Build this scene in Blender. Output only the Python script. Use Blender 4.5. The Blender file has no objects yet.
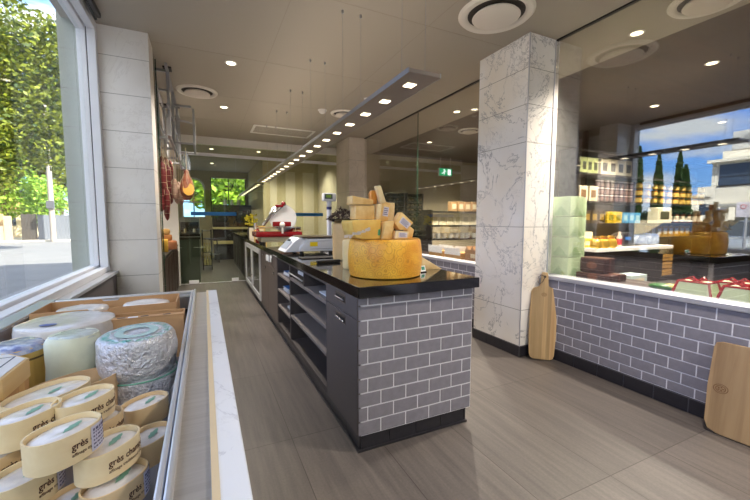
# cheese shop interior: island counter with tiled end, cheese case by the street window, glazed shop next door
POWER_DL = 105; SUN_E = 8.5; SKY_E = 1.1; EXPO = 0.9; UP_FILL_E = 6; SUN_GLOW = 1.7
SKY = [(.55, 1.0, 1.60, 1), (.20, .62, 1.80, 1), (.30, .50, 1.0, 1), (1.3, 1.33, 1.4, 1)]
import bpy, bmesh, math, random
from mathutils import Vector, Matrix, noise
random.seed(7)
SC = bpy.context.scene
COL = SC.collection
PI = math.pi

# ------------------------------------------------------------------ helpers
def T(x, y, z): return Matrix.Translation((x, y, z))
def RX(a): return Matrix.Rotation(a, 4, 'X')
def RY(a): return Matrix.Rotation(a, 4, 'Y')
def RZ(a): return Matrix.Rotation(a, 4, 'Z')
def D(a): return math.radians(a)

def box(bm, c, s, bev=0.0, m=None, mi=0, seg=2):
    r = bmesh.ops.create_cube(bm, size=1.0)
    vs = r['verts']
    for v in vs:
        v.co = Vector((v.co.x*s[0], v.co.y*s[1], v.co.z*s[2]))
    fs = set(f for v in vs for f in v.link_faces)
    if bev > 0:
        es = list(set(e for v in vs for e in v.link_edges))
        b = bmesh.ops.bevel(bm, geom=es, offset=bev, segments=seg, affect='EDGES', profile=0.5)
        vs = set(b['verts']) | set(v for v in vs if v.is_valid)
        fs = set(f for v in vs for f in v.link_faces)
    mat = T(*c)
    if m is not None: mat = m @ mat
    for v in vs: v.co = mat @ v.co
    for f in fs: f.material_index = mi
    return list(vs)

def cyl(bm, c, r, h, seg=24, r2=None, m=None, mi=0, axis='z', caps=True):
    mat = T(*c)
    if axis == 'x': mat = mat @ RY(PI/2)
    if axis == 'y': mat = mat @ RX(PI/2)
    if m is not None: mat = m @ mat
    q = bmesh.ops.create_cone(bm, cap_ends=caps, segments=seg, radius1=r, radius2=r if r2 is None else r2, depth=h, matrix=mat)
    for f in set(f for v in q['verts'] for f in v.link_faces): f.material_index = mi
    return q['verts']

def sph(bm, c, r, u=16, v=10, s=(1, 1, 1), m=None, mi=0):
    mat = T(*c) @ Matrix.Diagonal((s[0], s[1], s[2], 1))
    if m is not None: mat = m @ mat
    q = bmesh.ops.create_uvsphere(bm, u_segments=u, v_segments=v, radius=r, matrix=mat)
    for f in set(f for w in q['verts'] for f in w.link_faces): f.material_index = mi
    return q['verts']

def lathe(bm, prof, seg=32, c=(0, 0, 0), sx=1, sy=1, m=None, mi=0, fn=None):
    rings = []
    for k, (r, z) in enumerate(prof):
        ring = []
        if r < 1e-6:
            ring = [bm.verts.new((0, 0, z))]
        else:
            for i in range(seg):
                a = 2*PI*i/seg
                ring.append(bm.verts.new((r*math.cos(a)*sx, r*math.sin(a)*sy, z)))
        rings.append(ring)
    for A, B in zip(rings, rings[1:]):
        for i in range(seg):
            j = (i+1) % seg
            a, b = A[i % len(A)], A[j % len(A)]
            d, e = B[i % len(B)], B[j % len(B)]
            q = []
            for v in (a, b, e, d):
                if v not in q: q.append(v)
            if len(q) >= 3:
                f = bm.faces.new(q); f.material_index = mi
    mat = T(*c)
    if m is not None: mat = m @ mat
    for R in rings:
        for v in R:
            if fn: v.co = fn(v.co)
            v.co = mat @ v.co
    return [v for R in rings for v in R]

def prism(bm, pts, z0, z1, m=None, mi=0, bev=0):
    lo = [bm.verts.new((x, y, z0)) for x, y in pts]
    hi = [bm.verts.new((x, y, z1)) for x, y in pts]
    n = len(pts); fs = []
    fs.append(bm.faces.new(lo[::-1])); fs.append(bm.faces.new(hi))
    for i in range(n):
        fs.append(bm.faces.new((lo[i], lo[(i+1) % n], hi[(i+1) % n], hi[i])))
    vs = lo+hi
    if bev > 0:
        es = list(set(e for v in vs for e in v.link_edges))
        b = bmesh.ops.bevel(bm, geom=es, offset=bev, segments=2, affect='EDGES', profile=0.5)
        vs = list(set(b['verts']) | set(v for v in vs if v.is_valid))
        fs = list(set(f for v in vs for f in v.link_faces))
    for f in fs: f.material_index = mi
    if m is not None:
        for v in vs: v.co = m @ v.co
    return vs

def front(bm, pts, y0, y1, mi=0, bev=0, m=None):
    """outline given in x,z, extruded along y"""
    mm = Matrix(((1, 0, 0, 0), (0, 0, 1, 0), (0, 1, 0, 0), (0, 0, 0, 1)))
    if m is not None: mm = m @ mm
    return prism(bm, pts, y0, y1, m=mm, mi=mi, bev=bev)

def tube(bm, pts, r, seg=8, mi=0, closed=False, rad=None):
    pts = [Vector(p) for p in pts]
    rings = []; n = len(pts)
    up = Vector((0, 0, 1))
    for i, p in enumerate(pts):
        if closed: d = pts[(i+1) % n]-pts[i-1]
        else: d = pts[min(i+1, n-1)]-pts[max(i-1, 0)]
        d.normalize()
        a = d.cross(up)
        if a.length < 1e-3: a = d.cross(Vector((1, 0, 0)))
        a.normalize(); b = a.cross(d)
        rr = rad[i] if rad else r
        rings.append([bm.verts.new(p+a*rr*math.cos(2*PI*k/seg)+b*rr*math.sin(2*PI*k/seg)) for k in range(seg)])
    for i in range(n if closed else n-1):
        A, B = rings[i], rings[(i+1) % n]
        for k in range(seg):
            f = bm.faces.new((A[k], A[(k+1) % seg], B[(k+1) % seg], B[k])); f.material_index = mi
    if not closed:
        f = bm.faces.new(rings[0][::-1]); f.material_index = mi
        f = bm.faces.new(rings[-1]); f.material_index = mi

def obj(name, bm, mats, parent=None, loc=None, rot=None, smooth=False, sub=0, label=None):
    bmesh.ops.recalc_face_normals(bm, faces=bm.faces)
    me = bpy.data.meshes.new(name)
    bm.to_mesh(me); bm.free()
    if not isinstance(mats, (list, tuple)): mats = [mats]
    for q in mats: me.materials.append(q)
    if smooth:
        me.polygons.foreach_set('use_smooth', [True]*len(me.polygons))
        try: me.set_sharp_from_angle(angle=D(38))
        except Exception: pass
    o = bpy.data.objects.new(name, me)
    COL.objects.link(o)
    if parent: o.parent = parent
    if loc: o.location = loc
    if rot: o.rotation_euler = rot
    if label: o['label'] = label
    return o

def tag(o, label, cat, group=None, kind=None):
    o['label'] = label; o['category'] = cat
    if group: o['group'] = group
    if kind: o['kind'] = kind
    return o

def thing(name, label, cat, loc=(0, 0, 0), rotz=0, group=None):
    o = bpy.data.objects.new(name, None); COL.objects.link(o)
    o.empty_display_size = .05
    o.location = loc; o.rotation_euler = (0, 0, rotz)
    return tag(o, label, cat, group)

def struct(name, bm, m, parent=None, smooth=False, label=None):
    o = obj(name, bm, m, parent, smooth=smooth)
    o['kind'] = 'structure'
    if label: o['label'] = label
    return o

def dup(root, loc=None, rot=None, label=None, group=None):
    r = root.copy(); COL.objects.link(r)
    if loc is not None: r.location = loc
    if rot is not None: r.rotation_euler = rot
    if label: r['label'] = label
    if group: r['group'] = group
    for ch in list(root.children):
        c = ch.copy(); COL.objects.link(c); c.parent = r
        for g in list(ch.children):
            d = g.copy(); COL.objects.link(d); d.parent = c
    return r

def BM(): return bmesh.new()

_tc = {}
def text_geo(s, size=1.0, bold=False, align='LEFT'):
    """vertices and faces of a line of lettering in the xy plane"""
    key = (s, size, bold, align)
    if key in _tc: return _tc[key]
    cu = bpy.data.curves.new('lettering', 'FONT'); cu.body = s; cu.size = size
    cu.align_x = align; cu.resolution_u = 2
    if bold: cu.offset = size*.018
    o = bpy.data.objects.new('lettering', cu); COL.objects.link(o)
    dg = bpy.context.evaluated_depsgraph_get()
    me = o.evaluated_get(dg).to_mesh()
    vs = [v.co.copy() for v in me.vertices]; fs = [tuple(p.vertices) for p in me.polygons]
    o.evaluated_get(dg).to_mesh_clear()
    bpy.data.objects.remove(o); bpy.data.curves.remove(cu)
    _tc[key] = (vs, fs)
    return vs, fs

def put_text(bm, s, size, fn, mi=0, bold=False, align='LEFT'):
    vs, fs = text_geo(s, size, bold, align)
    nv = [bm.verts.new(fn(v.x, v.y)) for v in vs]
    for f in fs:
        try:
            q = bm.faces.new([nv[i] for i in f]); q.material_index = mi
        except ValueError: pass

# ------------------------------------------------------------------ materials
def new_mat(name):
    m = bpy.data.materials.new(name); m.use_nodes = True
    nt = m.node_tree; nt.nodes.clear()
    out = nt.nodes.new('ShaderNodeOutputMaterial')
    return m, nt, out

def N(nt, typ, **kw):
    n = nt.nodes.new(typ)
    for k, v in kw.items():
        if k.startswith('i_'): n.inputs[k[2:].replace('_', ' ')].default_value = v
        else: setattr(n, k, v)
    return n

def srgb(r, g, b, a=1):
    f = lambda c: (c/255/12.92 if c/255 <= .04045 else ((c/255+.055)/1.055)**2.4)
    return (f(r), f(g), f(b), a)

def P(name, col, rough=.5, metal=0, coat=0, spec=.5, emit=None, es=0, trans=0, alpha=1, noise_amt=0, noise_scale=20, bump=0, bump_scale=80, col2=None, sss=0, sheen=0, stretch=None):
    """principled material with optional procedural colour variation and bump"""
    if name in bpy.data.materials: return bpy.data.materials[name]
    m, nt, out = new_mat(name)
    b = N(nt, 'ShaderNodeBsdfPrincipled')
    b.inputs['Base Color'].default_value = col
    b.inputs['Roughness'].default_value = rough
    b.inputs['Metallic'].default_value = metal
    b.inputs['Coat Weight'].default_value = coat
    b.inputs['Coat Roughness'].default_value = .08
    b.inputs['Specular IOR Level'].default_value = spec
    if trans: b.inputs['Transmission Weight'].default_value = trans
    if emit:
        b.inputs['Emission Color'].default_value = emit; b.inputs['Emission Strength'].default_value = es
    nt.links.new(b.outputs[0], out.inputs[0])
    if noise_amt or col2 or bump:
        tc = N(nt, 'ShaderNodeTexCoord')
        mp = N(nt, 'ShaderNodeMapping')
        if stretch: mp.inputs['Scale'].default_value = stretch
        nt.links.new(tc.outputs['Object'], mp.inputs[0])
    if noise_amt or col2:
        no = N(nt, 'ShaderNodeTexNoise', i_Scale=noise_scale, i_Detail=6.0, i_Roughness=.6)
        nt.links.new(mp.outputs[0], no.inputs['Vector'])
        mx = N(nt, 'ShaderNodeMix', data_type='RGBA')
        c2 = col2 or tuple(list(c*(1-noise_amt) for c in col[:3])+[1])
        mx.inputs[6].default_value = col; mx.inputs[7].default_value = c2
        rp = N(nt, 'ShaderNodeMapRange', i_From_Min=.35, i_From_Max=.65)
        nt.links.new(no.outputs[0], rp.inputs[0]); nt.links.new(rp.outputs[0], mx.inputs[0])
        nt.links.new(mx.outputs[2], b.inputs['Base Color'])
    if bump:
        n2 = N(nt, 'ShaderNodeTexNoise', i_Scale=bump_scale, i_Detail=4.0)
        nt.links.new(mp.outputs[0], n2.inputs['Vector'])
        bp = N(nt, 'ShaderNodeBump', i_Strength=bump, i_Distance=.004)
        nt.links.new(n2.outputs[0], bp.inputs['Height']); nt.links.new(bp.outputs[0], b.inputs['Normal'])
    return m

def E(name, col, s):
    m, nt, out = new_mat(name)
    e = N(nt, 'ShaderNodeEmission'); e.inputs[0].default_value = col; e.inputs[1].default_value = s
    nt.links.new(e.outputs[0], out.inputs[0]); return m

def glass(name, refl, tint=(1, 1, 1, 1), fres=False, rough=0.0):
    """coated pane: part clear, part mirror (refl = share mirrored at each of the pane's two faces)"""
    m, nt, out = new_mat(name)
    t = N(nt, 'ShaderNodeBsdfTransparent'); t.inputs[0].default_value = tint
    g = N(nt, 'ShaderNodeBsdfGlossy'); g.inputs['Roughness'].default_value = rough; g.inputs['Color'].default_value = (.95, .97, 1, 1)
    mx = N(nt, 'ShaderNodeMixShader')
    if fres:
        f = N(nt, 'ShaderNodeFresnel', i_IOR=1.45)
        a = N(nt, 'ShaderNodeMath', operation='MULTIPLY'); a.inputs[1].default_value = refl
        nt.links.new(f.outputs[0], a.inputs[0]); nt.links.new(a.outputs[0], mx.inputs[0])
    else: mx.inputs[0].default_value = refl
    nt.links.new(t.outputs[0], mx.inputs[1]); nt.links.new(g.outputs[0], mx.inputs[2])
    nt.links.new(mx.outputs[0], out.inputs[0]); return m

def marble(name, base, vein, warm, scale=2.2, joints=(), rough=.22, amt=.75):
    m, nt, out = new_mat(name)
    b = N(nt, 'ShaderNodeBsdfPrincipled'); b.inputs['Roughness'].default_value = rough
    tc = N(nt, 'ShaderNodeTexCoord')
    def veins(sc, width, seed, dist):
        mp = N(nt, 'ShaderNodeMapping'); mp.inputs['Location'].default_value = (seed, seed*.7, seed*1.3)
        mp.inputs['Rotation'].default_value = (.5, .3, .6)
        nt.links.new(tc.outputs['Object'], mp.inputs[0])
        no = N(nt, 'ShaderNodeTexNoise', i_Scale=sc, i_Detail=9.0, i_Roughness=.66, i_Distortion=dist)
        nt.links.new(mp.outputs[0], no.inputs['Vector'])
        s = N(nt, 'ShaderNodeMath', operation='SUBTRACT'); s.inputs[1].default_value = .5
        nt.links.new(no.outputs[0], s.inputs[0])
        a = N(nt, 'ShaderNodeMath', operation='ABSOLUTE'); nt.links.new(s.outputs[0], a.inputs[0])
        r = N(nt, 'ShaderNodeMapRange', i_From_Min=0.0, i_From_Max=width, i_To_Min=1.0, i_To_Max=0.0)
        nt.links.new(a.outputs[0], r.inputs[0]); return r
    v1 = veins(scale*.75, .0085, 3.1, .8); v2 = veins(scale*1.7, .013, 9.4, .6)
    msk = N(nt, 'ShaderNodeTexNoise', i_Scale=scale*.9, i_Detail=2.0)
    nt.links.new(tc.outputs['Object'], msk.inputs['Vector'])
    mr = N(nt, 'ShaderNodeMapRange', i_From_Min=.47, i_From_Max=.66); nt.links.new(msk.outputs[0], mr.inputs[0])
    q = N(nt, 'ShaderNodeMath', operation='MULTIPLY'); nt.links.new(v2.outputs[0], q.inputs[0]); nt.links.new(mr.outputs[0], q.inputs[1])
    mxv = N(nt, 'ShaderNodeMath', operation='MAXIMUM'); nt.links.new(v1.outputs[0], mxv.inputs[0]); nt.links.new(q.outputs[0], mxv.inputs[1])
    k = N(nt, 'ShaderNodeMath', operation='MULTIPLY'); k.inputs[1].default_value = amt; nt.links.new(mxv.outputs[0], k.inputs[0])
    cl = N(nt, 'ShaderNodeTexNoise', i_Scale=scale*.8, i_Detail=5.0); nt.links.new(tc.outputs['Object'], cl.inputs['Vector'])
    c0 = N(nt, 'ShaderNodeMix', data_type='RGBA'); c0.inputs[6].default_value = base; c0.inputs[7].default_value = warm
    mr2 = N(nt, 'ShaderNodeMapRange', i_From_Min=.4, i_From_Max=.7); nt.links.new(cl.outputs[0], mr2.inputs[0]); nt.links.new(mr2.outputs[0], c0.inputs[0])
    c1 = N(nt, 'ShaderNodeMix', data_type='RGBA'); c1.inputs[7].default_value = vein
    nt.links.new(c0.outputs[2], c1.inputs[6]); nt.links.new(k.outputs[0], c1.inputs[0])
    last = c1.outputs[2]
    if joints:
        sep = N(nt, 'ShaderNodeSeparateXYZ'); nt.links.new(tc.outputs['Object'], sep.inputs[0])
        acc = None
        for z in joints:
            s = N(nt, 'ShaderNodeMath', operation='COMPARE'); s.inputs[1].default_value = z; s.inputs[2].default_value = .0022
            nt.links.new(sep.outputs['Z'], s.inputs[0])
            if acc is None: acc = s
            else:
                a = N(nt, 'ShaderNodeMath', operation='MAXIMUM'); nt.links.new(acc.outputs[0], a.inputs[0]); nt.links.new(s.outputs[0], a.inputs[1]); acc = a
        c2 = N(nt, 'ShaderNodeMix', data_type='RGBA'); c2.inputs[7].default_value = srgb(150, 145, 142)
        nt.links.new(last, c2.inputs[6]); nt.links.new(acc.outputs[0], c2.inputs[0]); last = c2.outputs[2]
    nt.links.new(last, b.inputs['Base Color']); nt.links.new(b.outputs[0], out.inputs[0])
    return m

def floor_mat():
    m, nt, out = new_mat('stone floor tile')
    b = N(nt, 'ShaderNodeBsdfPrincipled'); b.inputs['Roughness'].default_value = .42
    tc = N(nt, 'ShaderNodeTexCoord')
    mp = N(nt, 'ShaderNodeMapping'); mp.inputs['Location'].default_value = (-1.01, .41, 0); mp.inputs['Rotation'].default_value = (0, 0, PI/2)
    nt.links.new(tc.outputs['Object'], mp.inputs[0])
    mp.inputs['Rotation'].default_value = (0, 0, -PI/2)
    br = N(nt, 'ShaderNodeTexBrick', offset=0.0, squash=1.0)
    for k, v in {'Scale': 1.0, 'Mortar Size': .0022, 'Mortar Smooth': .1, 'Bias': 0.0, 'Brick Width': .955, 'Row Height': .445}.items(): br.inputs[k].default_value = v
    br.inputs['Color1'].default_value = (.35, .35, .35, 1); br.inputs['Color2'].default_value = (.65, .65, .65, 1); br.inputs['Mortar'].default_value = (0, 0, 0, 1)
    # brick runs along its own u: u = world y - 1.01, v = world x - .41
    cb = N(nt, 'ShaderNodeSeparateXYZ'); nt.links.new(tc.outputs['Object'], cb.inputs[0])
    ax = N(nt, 'ShaderNodeMath', operation='ADD'); ax.inputs[1].default_value = -1.01+.955*8; nt.links.new(cb.outputs['Y'], ax.inputs[0])
    ay = N(nt, 'ShaderNodeMath', operation='ADD'); ay.inputs[1].default_value = -.41+.445*20; nt.links.new(cb.outputs['X'], ay.inputs[0])
    cc = N(nt, 'ShaderNodeCombineXYZ'); nt.links.new(ax.outputs[0], cc.inputs[0]); nt.links.new(ay.outputs[0], cc.inputs[1])
    nt.links.new(cc.outputs[0], br.inputs['Vector'])
    mp2 = N(nt, 'ShaderNodeMapping'); mp2.inputs['Scale'].default_value = (26, 1.6, 1)
    nt.links.new(tc.outputs['Object'], mp2.inputs[0])
    no = N(nt, 'ShaderNodeTexNoise', i_Scale=1.0, i_Detail=8.0, i_Roughness=.65); nt.links.new(mp2.outputs[0], no.inputs['Vector'])
    n3 = N(nt, 'ShaderNodeTexNoise', i_Scale=90.0, i_Detail=4.0); nt.links.new(tc.outputs['Object'], n3.inputs['Vector'])
    mx = N(nt, 'ShaderNodeMix', data_type='RGBA'); mx.inputs[6].default_value = FLOOR_A; mx.inputs[7].default_value = FLOOR_B
    mr = N(nt, 'ShaderNodeMapRange', i_From_Min=.32, i_From_Max=.68); nt.links.new(no.outputs[0], mr.inputs[0]); nt.links.new(mr.outputs[0], mx.inputs[0])
    m2 = N(nt, 'ShaderNodeMix', data_type='RGBA', blend_type='OVERLAY'); m2.inputs[0].default_value = .35
    nt.links.new(mx.outputs[2], m2.inputs[6]); nt.links.new(br.outputs['Color'], m2.inputs[7])
    m4 = N(nt, 'ShaderNodeMix', data_type='RGBA', blend_type='OVERLAY'); m4.inputs[0].default_value = .25
    nt.links.new(m2.outputs[2], m4.inputs[6]); nt.links.new(n3.outputs[0], m4.inputs[7])
    m3 = N(nt, 'ShaderNodeMix', data_type='RGBA'); m3.inputs[7].default_value = srgb(58, 52, 48)
    nt.links.new(m4.outputs[2], m3.inputs[6]); nt.links.new(br.outputs['Fac'], m3.inputs[0])
    nt.links.new(m3.outputs[2], b.inputs['Base Color'])
    nt.links.new(b.outputs[0], out.inputs[0]); return m

def wood_mat(name, a, bcol, axis='z', scale=1.0, rough=.5, stripes=None):
    """long grain along one axis, optional glued staves of differing tone"""
    m, nt, out = new_mat(name)
    b = N(nt, 'ShaderNodeBsdfPrincipled'); b.inputs['Roughness'].default_value = rough
    tc = N(nt, 'ShaderNodeTexCoord'); mp = N(nt, 'ShaderNodeMapping')
    s = {'x': (1.5, 22, 22), 'y': (22, 1.5, 22), 'z': (22, 22, 1.5)}[axis]
    mp.inputs['Scale'].default_value = tuple(v*scale for v in s)
    nt.links.new(tc.outputs['Object'], mp.inputs[0])
    no = N(nt, 'ShaderNodeTexNoise', i_Scale=1.0, i_Detail=6.0, i_Roughness=.6, i_Distortion=.4); nt.links.new(mp.outputs[0], no.inputs['Vector'])
    mx = N(nt, 'ShaderNodeMix', data_type='RGBA'); mx.inputs[6].default_value = a; mx.inputs[7].default_value = bcol
    mr = N(nt, 'ShaderNodeMapRange', i_From_Min=.3, i_From_Max=.7); nt.links.new(no.outputs[0], mr.inputs[0]); nt.links.new(mr.outputs[0], mx.inputs[0])
    last = mx.outputs[2]
    if stripes:
        ax, w = stripes
        sp = N(nt, 'ShaderNodeSeparateXYZ'); nt.links.new(tc.outputs['Object'], sp.inputs[0])
        d = N(nt, 'ShaderNodeMath', operation='DIVIDE'); d.inputs[1].default_value = w; nt.links.new(sp.outputs[ax], d.inputs[0])
        fl = N(nt, 'ShaderNodeMath', operation='FLOOR'); nt.links.new(d.outputs[0], fl.inputs[0])
        wn = N(nt, 'ShaderNodeTexWhiteNoise', noise_dimensions='1D'); nt.links.new(fl.outputs[0], wn.inputs['W'])
        m2 = N(nt, 'ShaderNodeMix', data_type='RGBA', blend_type='OVERLAY'); m2.inputs[0].default_value = .3
        nt.links.new(last, m2.inputs[6]); nt.links.new(wn.outputs[0], m2.inputs[7]); last = m2.outputs[2]
    nt.links.new(last, b.inputs['Base Color']); nt.links.new(b.outputs[0], out.inputs[0]); return m

FLOOR_A = srgb(100, 93, 90); FLOOR_B = srgb(77, 72, 71)
MAT = {}
MAT['floor'] = floor_mat()
MAT['ceil'] = P('warm grey ceiling paint', srgb(168, 160, 147), .6)
MAT['ceil_line'] = P('ceiling joint', srgb(158, 149, 137), .8)
MAT['white_paint'] = P('white paint', srgb(232, 230, 226), .5)
MAT['off_white'] = P('off white plaster', srgb(215, 205, 190), .6, noise_amt=.06, noise_scale=3)
MAT['beige_wall'] = P('beige wall', srgb(190, 178, 148), .6, noise_amt=.1, noise_scale=2)
MAT['timber_ceiling'] = wood_mat('timber ceiling', srgb(84, 57, 38), srgb(52, 35, 23), 'x', .6, .5)
MAT['marble_pier'] = marble('grey white stone', srgb(236, 233, 232), srgb(196, 190, 186), srgb(214, 208, 202), 1.6, (.75, 1.063, 1.381, 1.679, 1.986, 2.29, 2.596), .3, .35)
MAT['marble'] = marble('veined marble', srgb(246, 243, 242), srgb(132, 132, 142), srgb(238, 230, 220), 2.1, (.43, 1.18, 1.92, 2.242, 2.547), .2, .8)
MAT['marble_strip'] = marble('white marble strip', srgb(238, 240, 246), srgb(170, 170, 182), srgb(230, 230, 236), 2.4, (), .25, .4)
MAT['marble_edge'] = P('warm marble edge', srgb(226, 205, 170), .35)
MAT['tile'] = P('grey glazed tile', srgb(138, 135, 146), .22, noise_amt=.12, noise_scale=26, coat=.3, bump=.05, bump_scale=50)
MAT['grout'] = P('white grout', srgb(222, 220, 228), .8)
MAT['plinth_tile'] = P('black skirting tile', srgb(44, 43, 50), .3, noise_amt=.2, noise_scale=30)
MAT['plinth_grout'] = P('grey skirting grout', srgb(88, 86, 92), .8)
MAT['granite'] = P('polished black stone', srgb(24, 23, 24), .08, coat=.6, noise_amt=.5, noise_scale=220, spec=.6)
MAT['cab'] = P('charcoal laminate', srgb(100, 91, 89), .45, noise_amt=.08, noise_scale=90)
MAT['cab_in'] = P('charcoal laminate carcass', srgb(74, 68, 68), .5)
MAT['cab_edge'] = P('charcoal laminate edge', srgb(128, 120, 118), .4)
MAT['steel'] = P('brushed steel', srgb(206, 210, 218), .32, .75, noise_amt=.1, noise_scale=6, stretch=(60, 1, 60))
MAT['steel_dull'] = P('satin steel', srgb(170, 172, 178), .42, 1)
MAT['rail_steel'] = P('satin rail steel', srgb(222, 224, 232), .3, .6)
MAT['chrome'] = P('chrome', srgb(225, 226, 230), .08, 1)
MAT['bronze'] = P('bronze anodised post', srgb(128, 112, 98), .4, .4)
MAT['alu'] = P('pale aluminium', srgb(205, 206, 216), .38, .6)
MAT['alu_white'] = P('white powder coat', srgb(226, 228, 236), .4)
MAT['dark_metal'] = P('dark grey metal', srgb(60, 58, 58), .4, .5)
MAT['black'] = P('matt black', srgb(24, 23, 24), .5)
MAT['dark'] = P('dark panel', srgb(40, 36, 36), .5)
MAT['dark_brown'] = P('dark stained wood', srgb(60, 42, 32), .5, noise_amt=.3, noise_scale=9, stretch=(1, 1, 12))
MAT['glass_win'] = glass('window pane glass', .14, (.93, .95, .94, 1), fres=True)
MAT['glass_shop'] = glass('shop pane glass', .15, (.92, .92, .90, 1))
MAT['glass_far'] = glass('partition pane glass', .055, (.86, .90, .80, 1))
MAT['glass_edge'] = P('green glass edge', srgb(52, 88, 72), .2, trans=.3)
MAT['glass_fridge'] = glass('dark fridge pane', .10, (.25, .27, .32, 1))
MAT['led'] = E('warm white lamp lens', (1, .84, .58, 1), 5)
MAT['led_sq'] = E('warm white led tile', (1, .84, .58, 1), 3.2)
MAT['lamp_face'] = P('lamp underside', srgb(120, 112, 106), .35, .5)
# ------------------------------------------------------------------ setting
CEIL = 2.83
def slab(name, x0, x1, y0, y1, z0, z1, m, parent=None, bev=0, label=None):
    b = BM(); box(b, ((x0+x1)/2, (y0+y1)/2, (z0+z1)/2), (x1-x0, y1-y0, z1-z0), bev)
    return struct(name, b, m, parent, label=label)

def addb(b, x0, x1, y0, y1, z0, z1, bev=0, mi=0, m=None):
    return box(b, ((x0+x1)/2, (y0+y1)/2, (z0+z1)/2), (abs(x1-x0), abs(y1-y0), abs(z1-z0)), bev, m=m, mi=mi)

slab('floor', -.86, 12.2, -3.0, 13.2, -.12, 0, MAT['floor'])
cl = slab('ceiling', -.97, 3.67, -3.0, 13.2, CEIL, 3.1, MAT['ceil'])
b = BM()
for y in (1.35, 2.62, 3.9, 5.17, 6.44): addb(b, -.8, 2.8, y-.002, y+.002, CEIL-.0012, CEIL+.002)
for x in (.62, 1.72): addb(b, x-.002, x+.002, -3, 7.6, CEIL-.0012, CEIL+.002)
struct('panel_joint', b, MAT['ceil_line'], cl)
slab('ceiling_timber', 3.67, 12.2, -3.0, 8.1, CEIL, 3.1, MAT['timber_ceiling'])
slab('roof', -1.05, 12.3, -3.3, 13.4, 3.1, 3.3, MAT['dark'])
slab('upper_storey', -1.05, 12.3, -3.3, 11.0, 3.3, 5.3, MAT['off_white'])  # unseen block added and sized to cast the shadow on the road
slab('ceiling_kitchen_side', 3.67, 12.2, 8.1, 13.2, CEIL, 3.1, MAT['ceil'])

# left wall, window, pillar
slab('wall_left', -.97, -.70, -3.0, 3.75, -.3, .78, P('dark grey wall panel', srgb(104, 98, 100), .55))
slab('trim_1', -.97, -.685, -3.0, 3.75, .78, .80, MAT['rail_steel'])
w = BM()
addb(w, -.80, -.742, 3.69, 3.75, .80, 2.83, .004); addb(w, -.867, -.806, 3.69, 3.75, .80, 2.83, .004)
addb(w, -.80, -.742, -3, 3.69, .80, .845, .004); addb(w, -.867, -.806, -3, 3.69, .80, .862, .004)
addb(w, -.80, -.742, -3, 3.69, 2.76, 2.83, .004); addb(w, -.867, -.806, -3, 3.69, 2.74, 2.83, .004)
w1 = struct('window_1', w, MAT['alu_white'])
b = BM(); addb(b, -.842, -.834, -3, 3.69, .862, 2.74); struct('pane', b, MAT['glass_win'], w1)
b = BM(); addb(b, -.806, -.80, 3.70, 3.75, .80, 2.83); addb(b, -.806, -.80, -3, 3.70, .80, .83); struct('gasket', b, MAT['black'], w1)
b = BM(); addb(b, -.70, -.67, -3, 3.55, 2.785, 2.828, .006); addb(b, -.72, -.705, -3, 3.6, 2.79, 2.83)
tag(obj('blind_track', b, MAT['dark_metal']), 'dark metal blind track running under the ceiling above the street window', 'blind track')
slab('pillar_left', -.867, -.385, 3.75, 4.05, -.3, 3.1, MAT['marble_pier'])
slab('pillar_left_outer', -1.0, -.867, 3.752, 4.05, -.3, 3.1, marble('pier stone darkened for shade', srgb(156, 162, 154), srgb(136, 140, 134), srgb(146, 152, 144), 1.6, (.75, 1.063, 1.381, 1.679, 1.986, 2.29, 2.596), .4, .3))  # outer return of the pier, its shade outside put into the stone colour
# alcove behind the pillar with its own street window
slab('wall_left_alcove', -1.016, -.93, 4.05, 7.7, -.3, 3.1, MAT['white_paint'])
slab('wall_stub', -1.016, -.44, 7.7, 7.82, 0, 2.7, MAT['white_paint'])
b = BM(); addb(b, -.475, -.405, 4.3, 4.37, 0, CEIL, .003)
struct('post_1', b, MAT['bronze'])
b = BM(); addb(b, -.392, -.384, 4.05, 4.30, 0, CEIL); gp = struct('screen_1', b, MAT['glass_win'])
b = BM(); addb(b, -.3925, -.3835, 4.300, 4.303, 0, CEIL); struct('pane_edge', b, MAT['glass_edge'], gp)

# running-bond tiling: every tile its own bevelled block
def tiling(b, u0, u1, z0, z1, first, place, row=.078, tl=.155, gap=.0075, th=.0025, from_top=False):
    z = z0; k = 0; rows = []
    if from_top:
        t = z1
        while t > z0+.004:
            rows.append((max(z0, t-row), t)); t -= row
    else:
        while z < z1-.004:
            rows.append((z, min(z1, z+row))); z += row
    for k, (a, c) in enumerate(rows):
        u = u0; nxt = u0+(first if k % 2 == 0 else first-tl/2)
        if nxt <= u0+.005: nxt += tl
        while u < u1-.003:
            e = min(nxt, u1)
            if e-u > gap*1.5 and c-a > gap*1.5:
                place(b, u+gap/2, e-gap/2, a+gap/2, c-gap/2, th)
            u = e; nxt = u+tl
# right wall: tiled dado under the glazing
def right_place(b, u0, u1, z0, z1, th): addb(b, 2.80-th, 2.802, u0, u1, z0, z1, .0016)
wr = slab('wall_right', 2.80, 2.92, -3.0, 2.326, 0, .712, MAT['grout'])
b = BM(); tiling(b, -1.2, 2.326, .10, .712, .09, right_place, from_top=True); struct('tile', b, MAT['tile'], wr)
wr2 = slab('wall_right_far', 2.80, 2.92, 2.945, 6.57, 0, .712, MAT['grout'])
b = BM(); tiling(b, 2.945, 6.57, .10, .712, .12, right_place, from_top=True); struct('tile', b, MAT['tile'], wr2)
bb = slab('baseboard_right', 2.79, 2.80, -3, 2.326, 0, .10, MAT['plinth_grout'])
b = BM(); tiling(b, -1.2, 2.326, 0, .10, .16, lambda b, a, c, d, e, t: addb(b, 2.783, 2.791, a, c, d, e, .0016), row=.1, tl=.20); struct('tile', b, MAT['plinth_tile'], bb)
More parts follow.
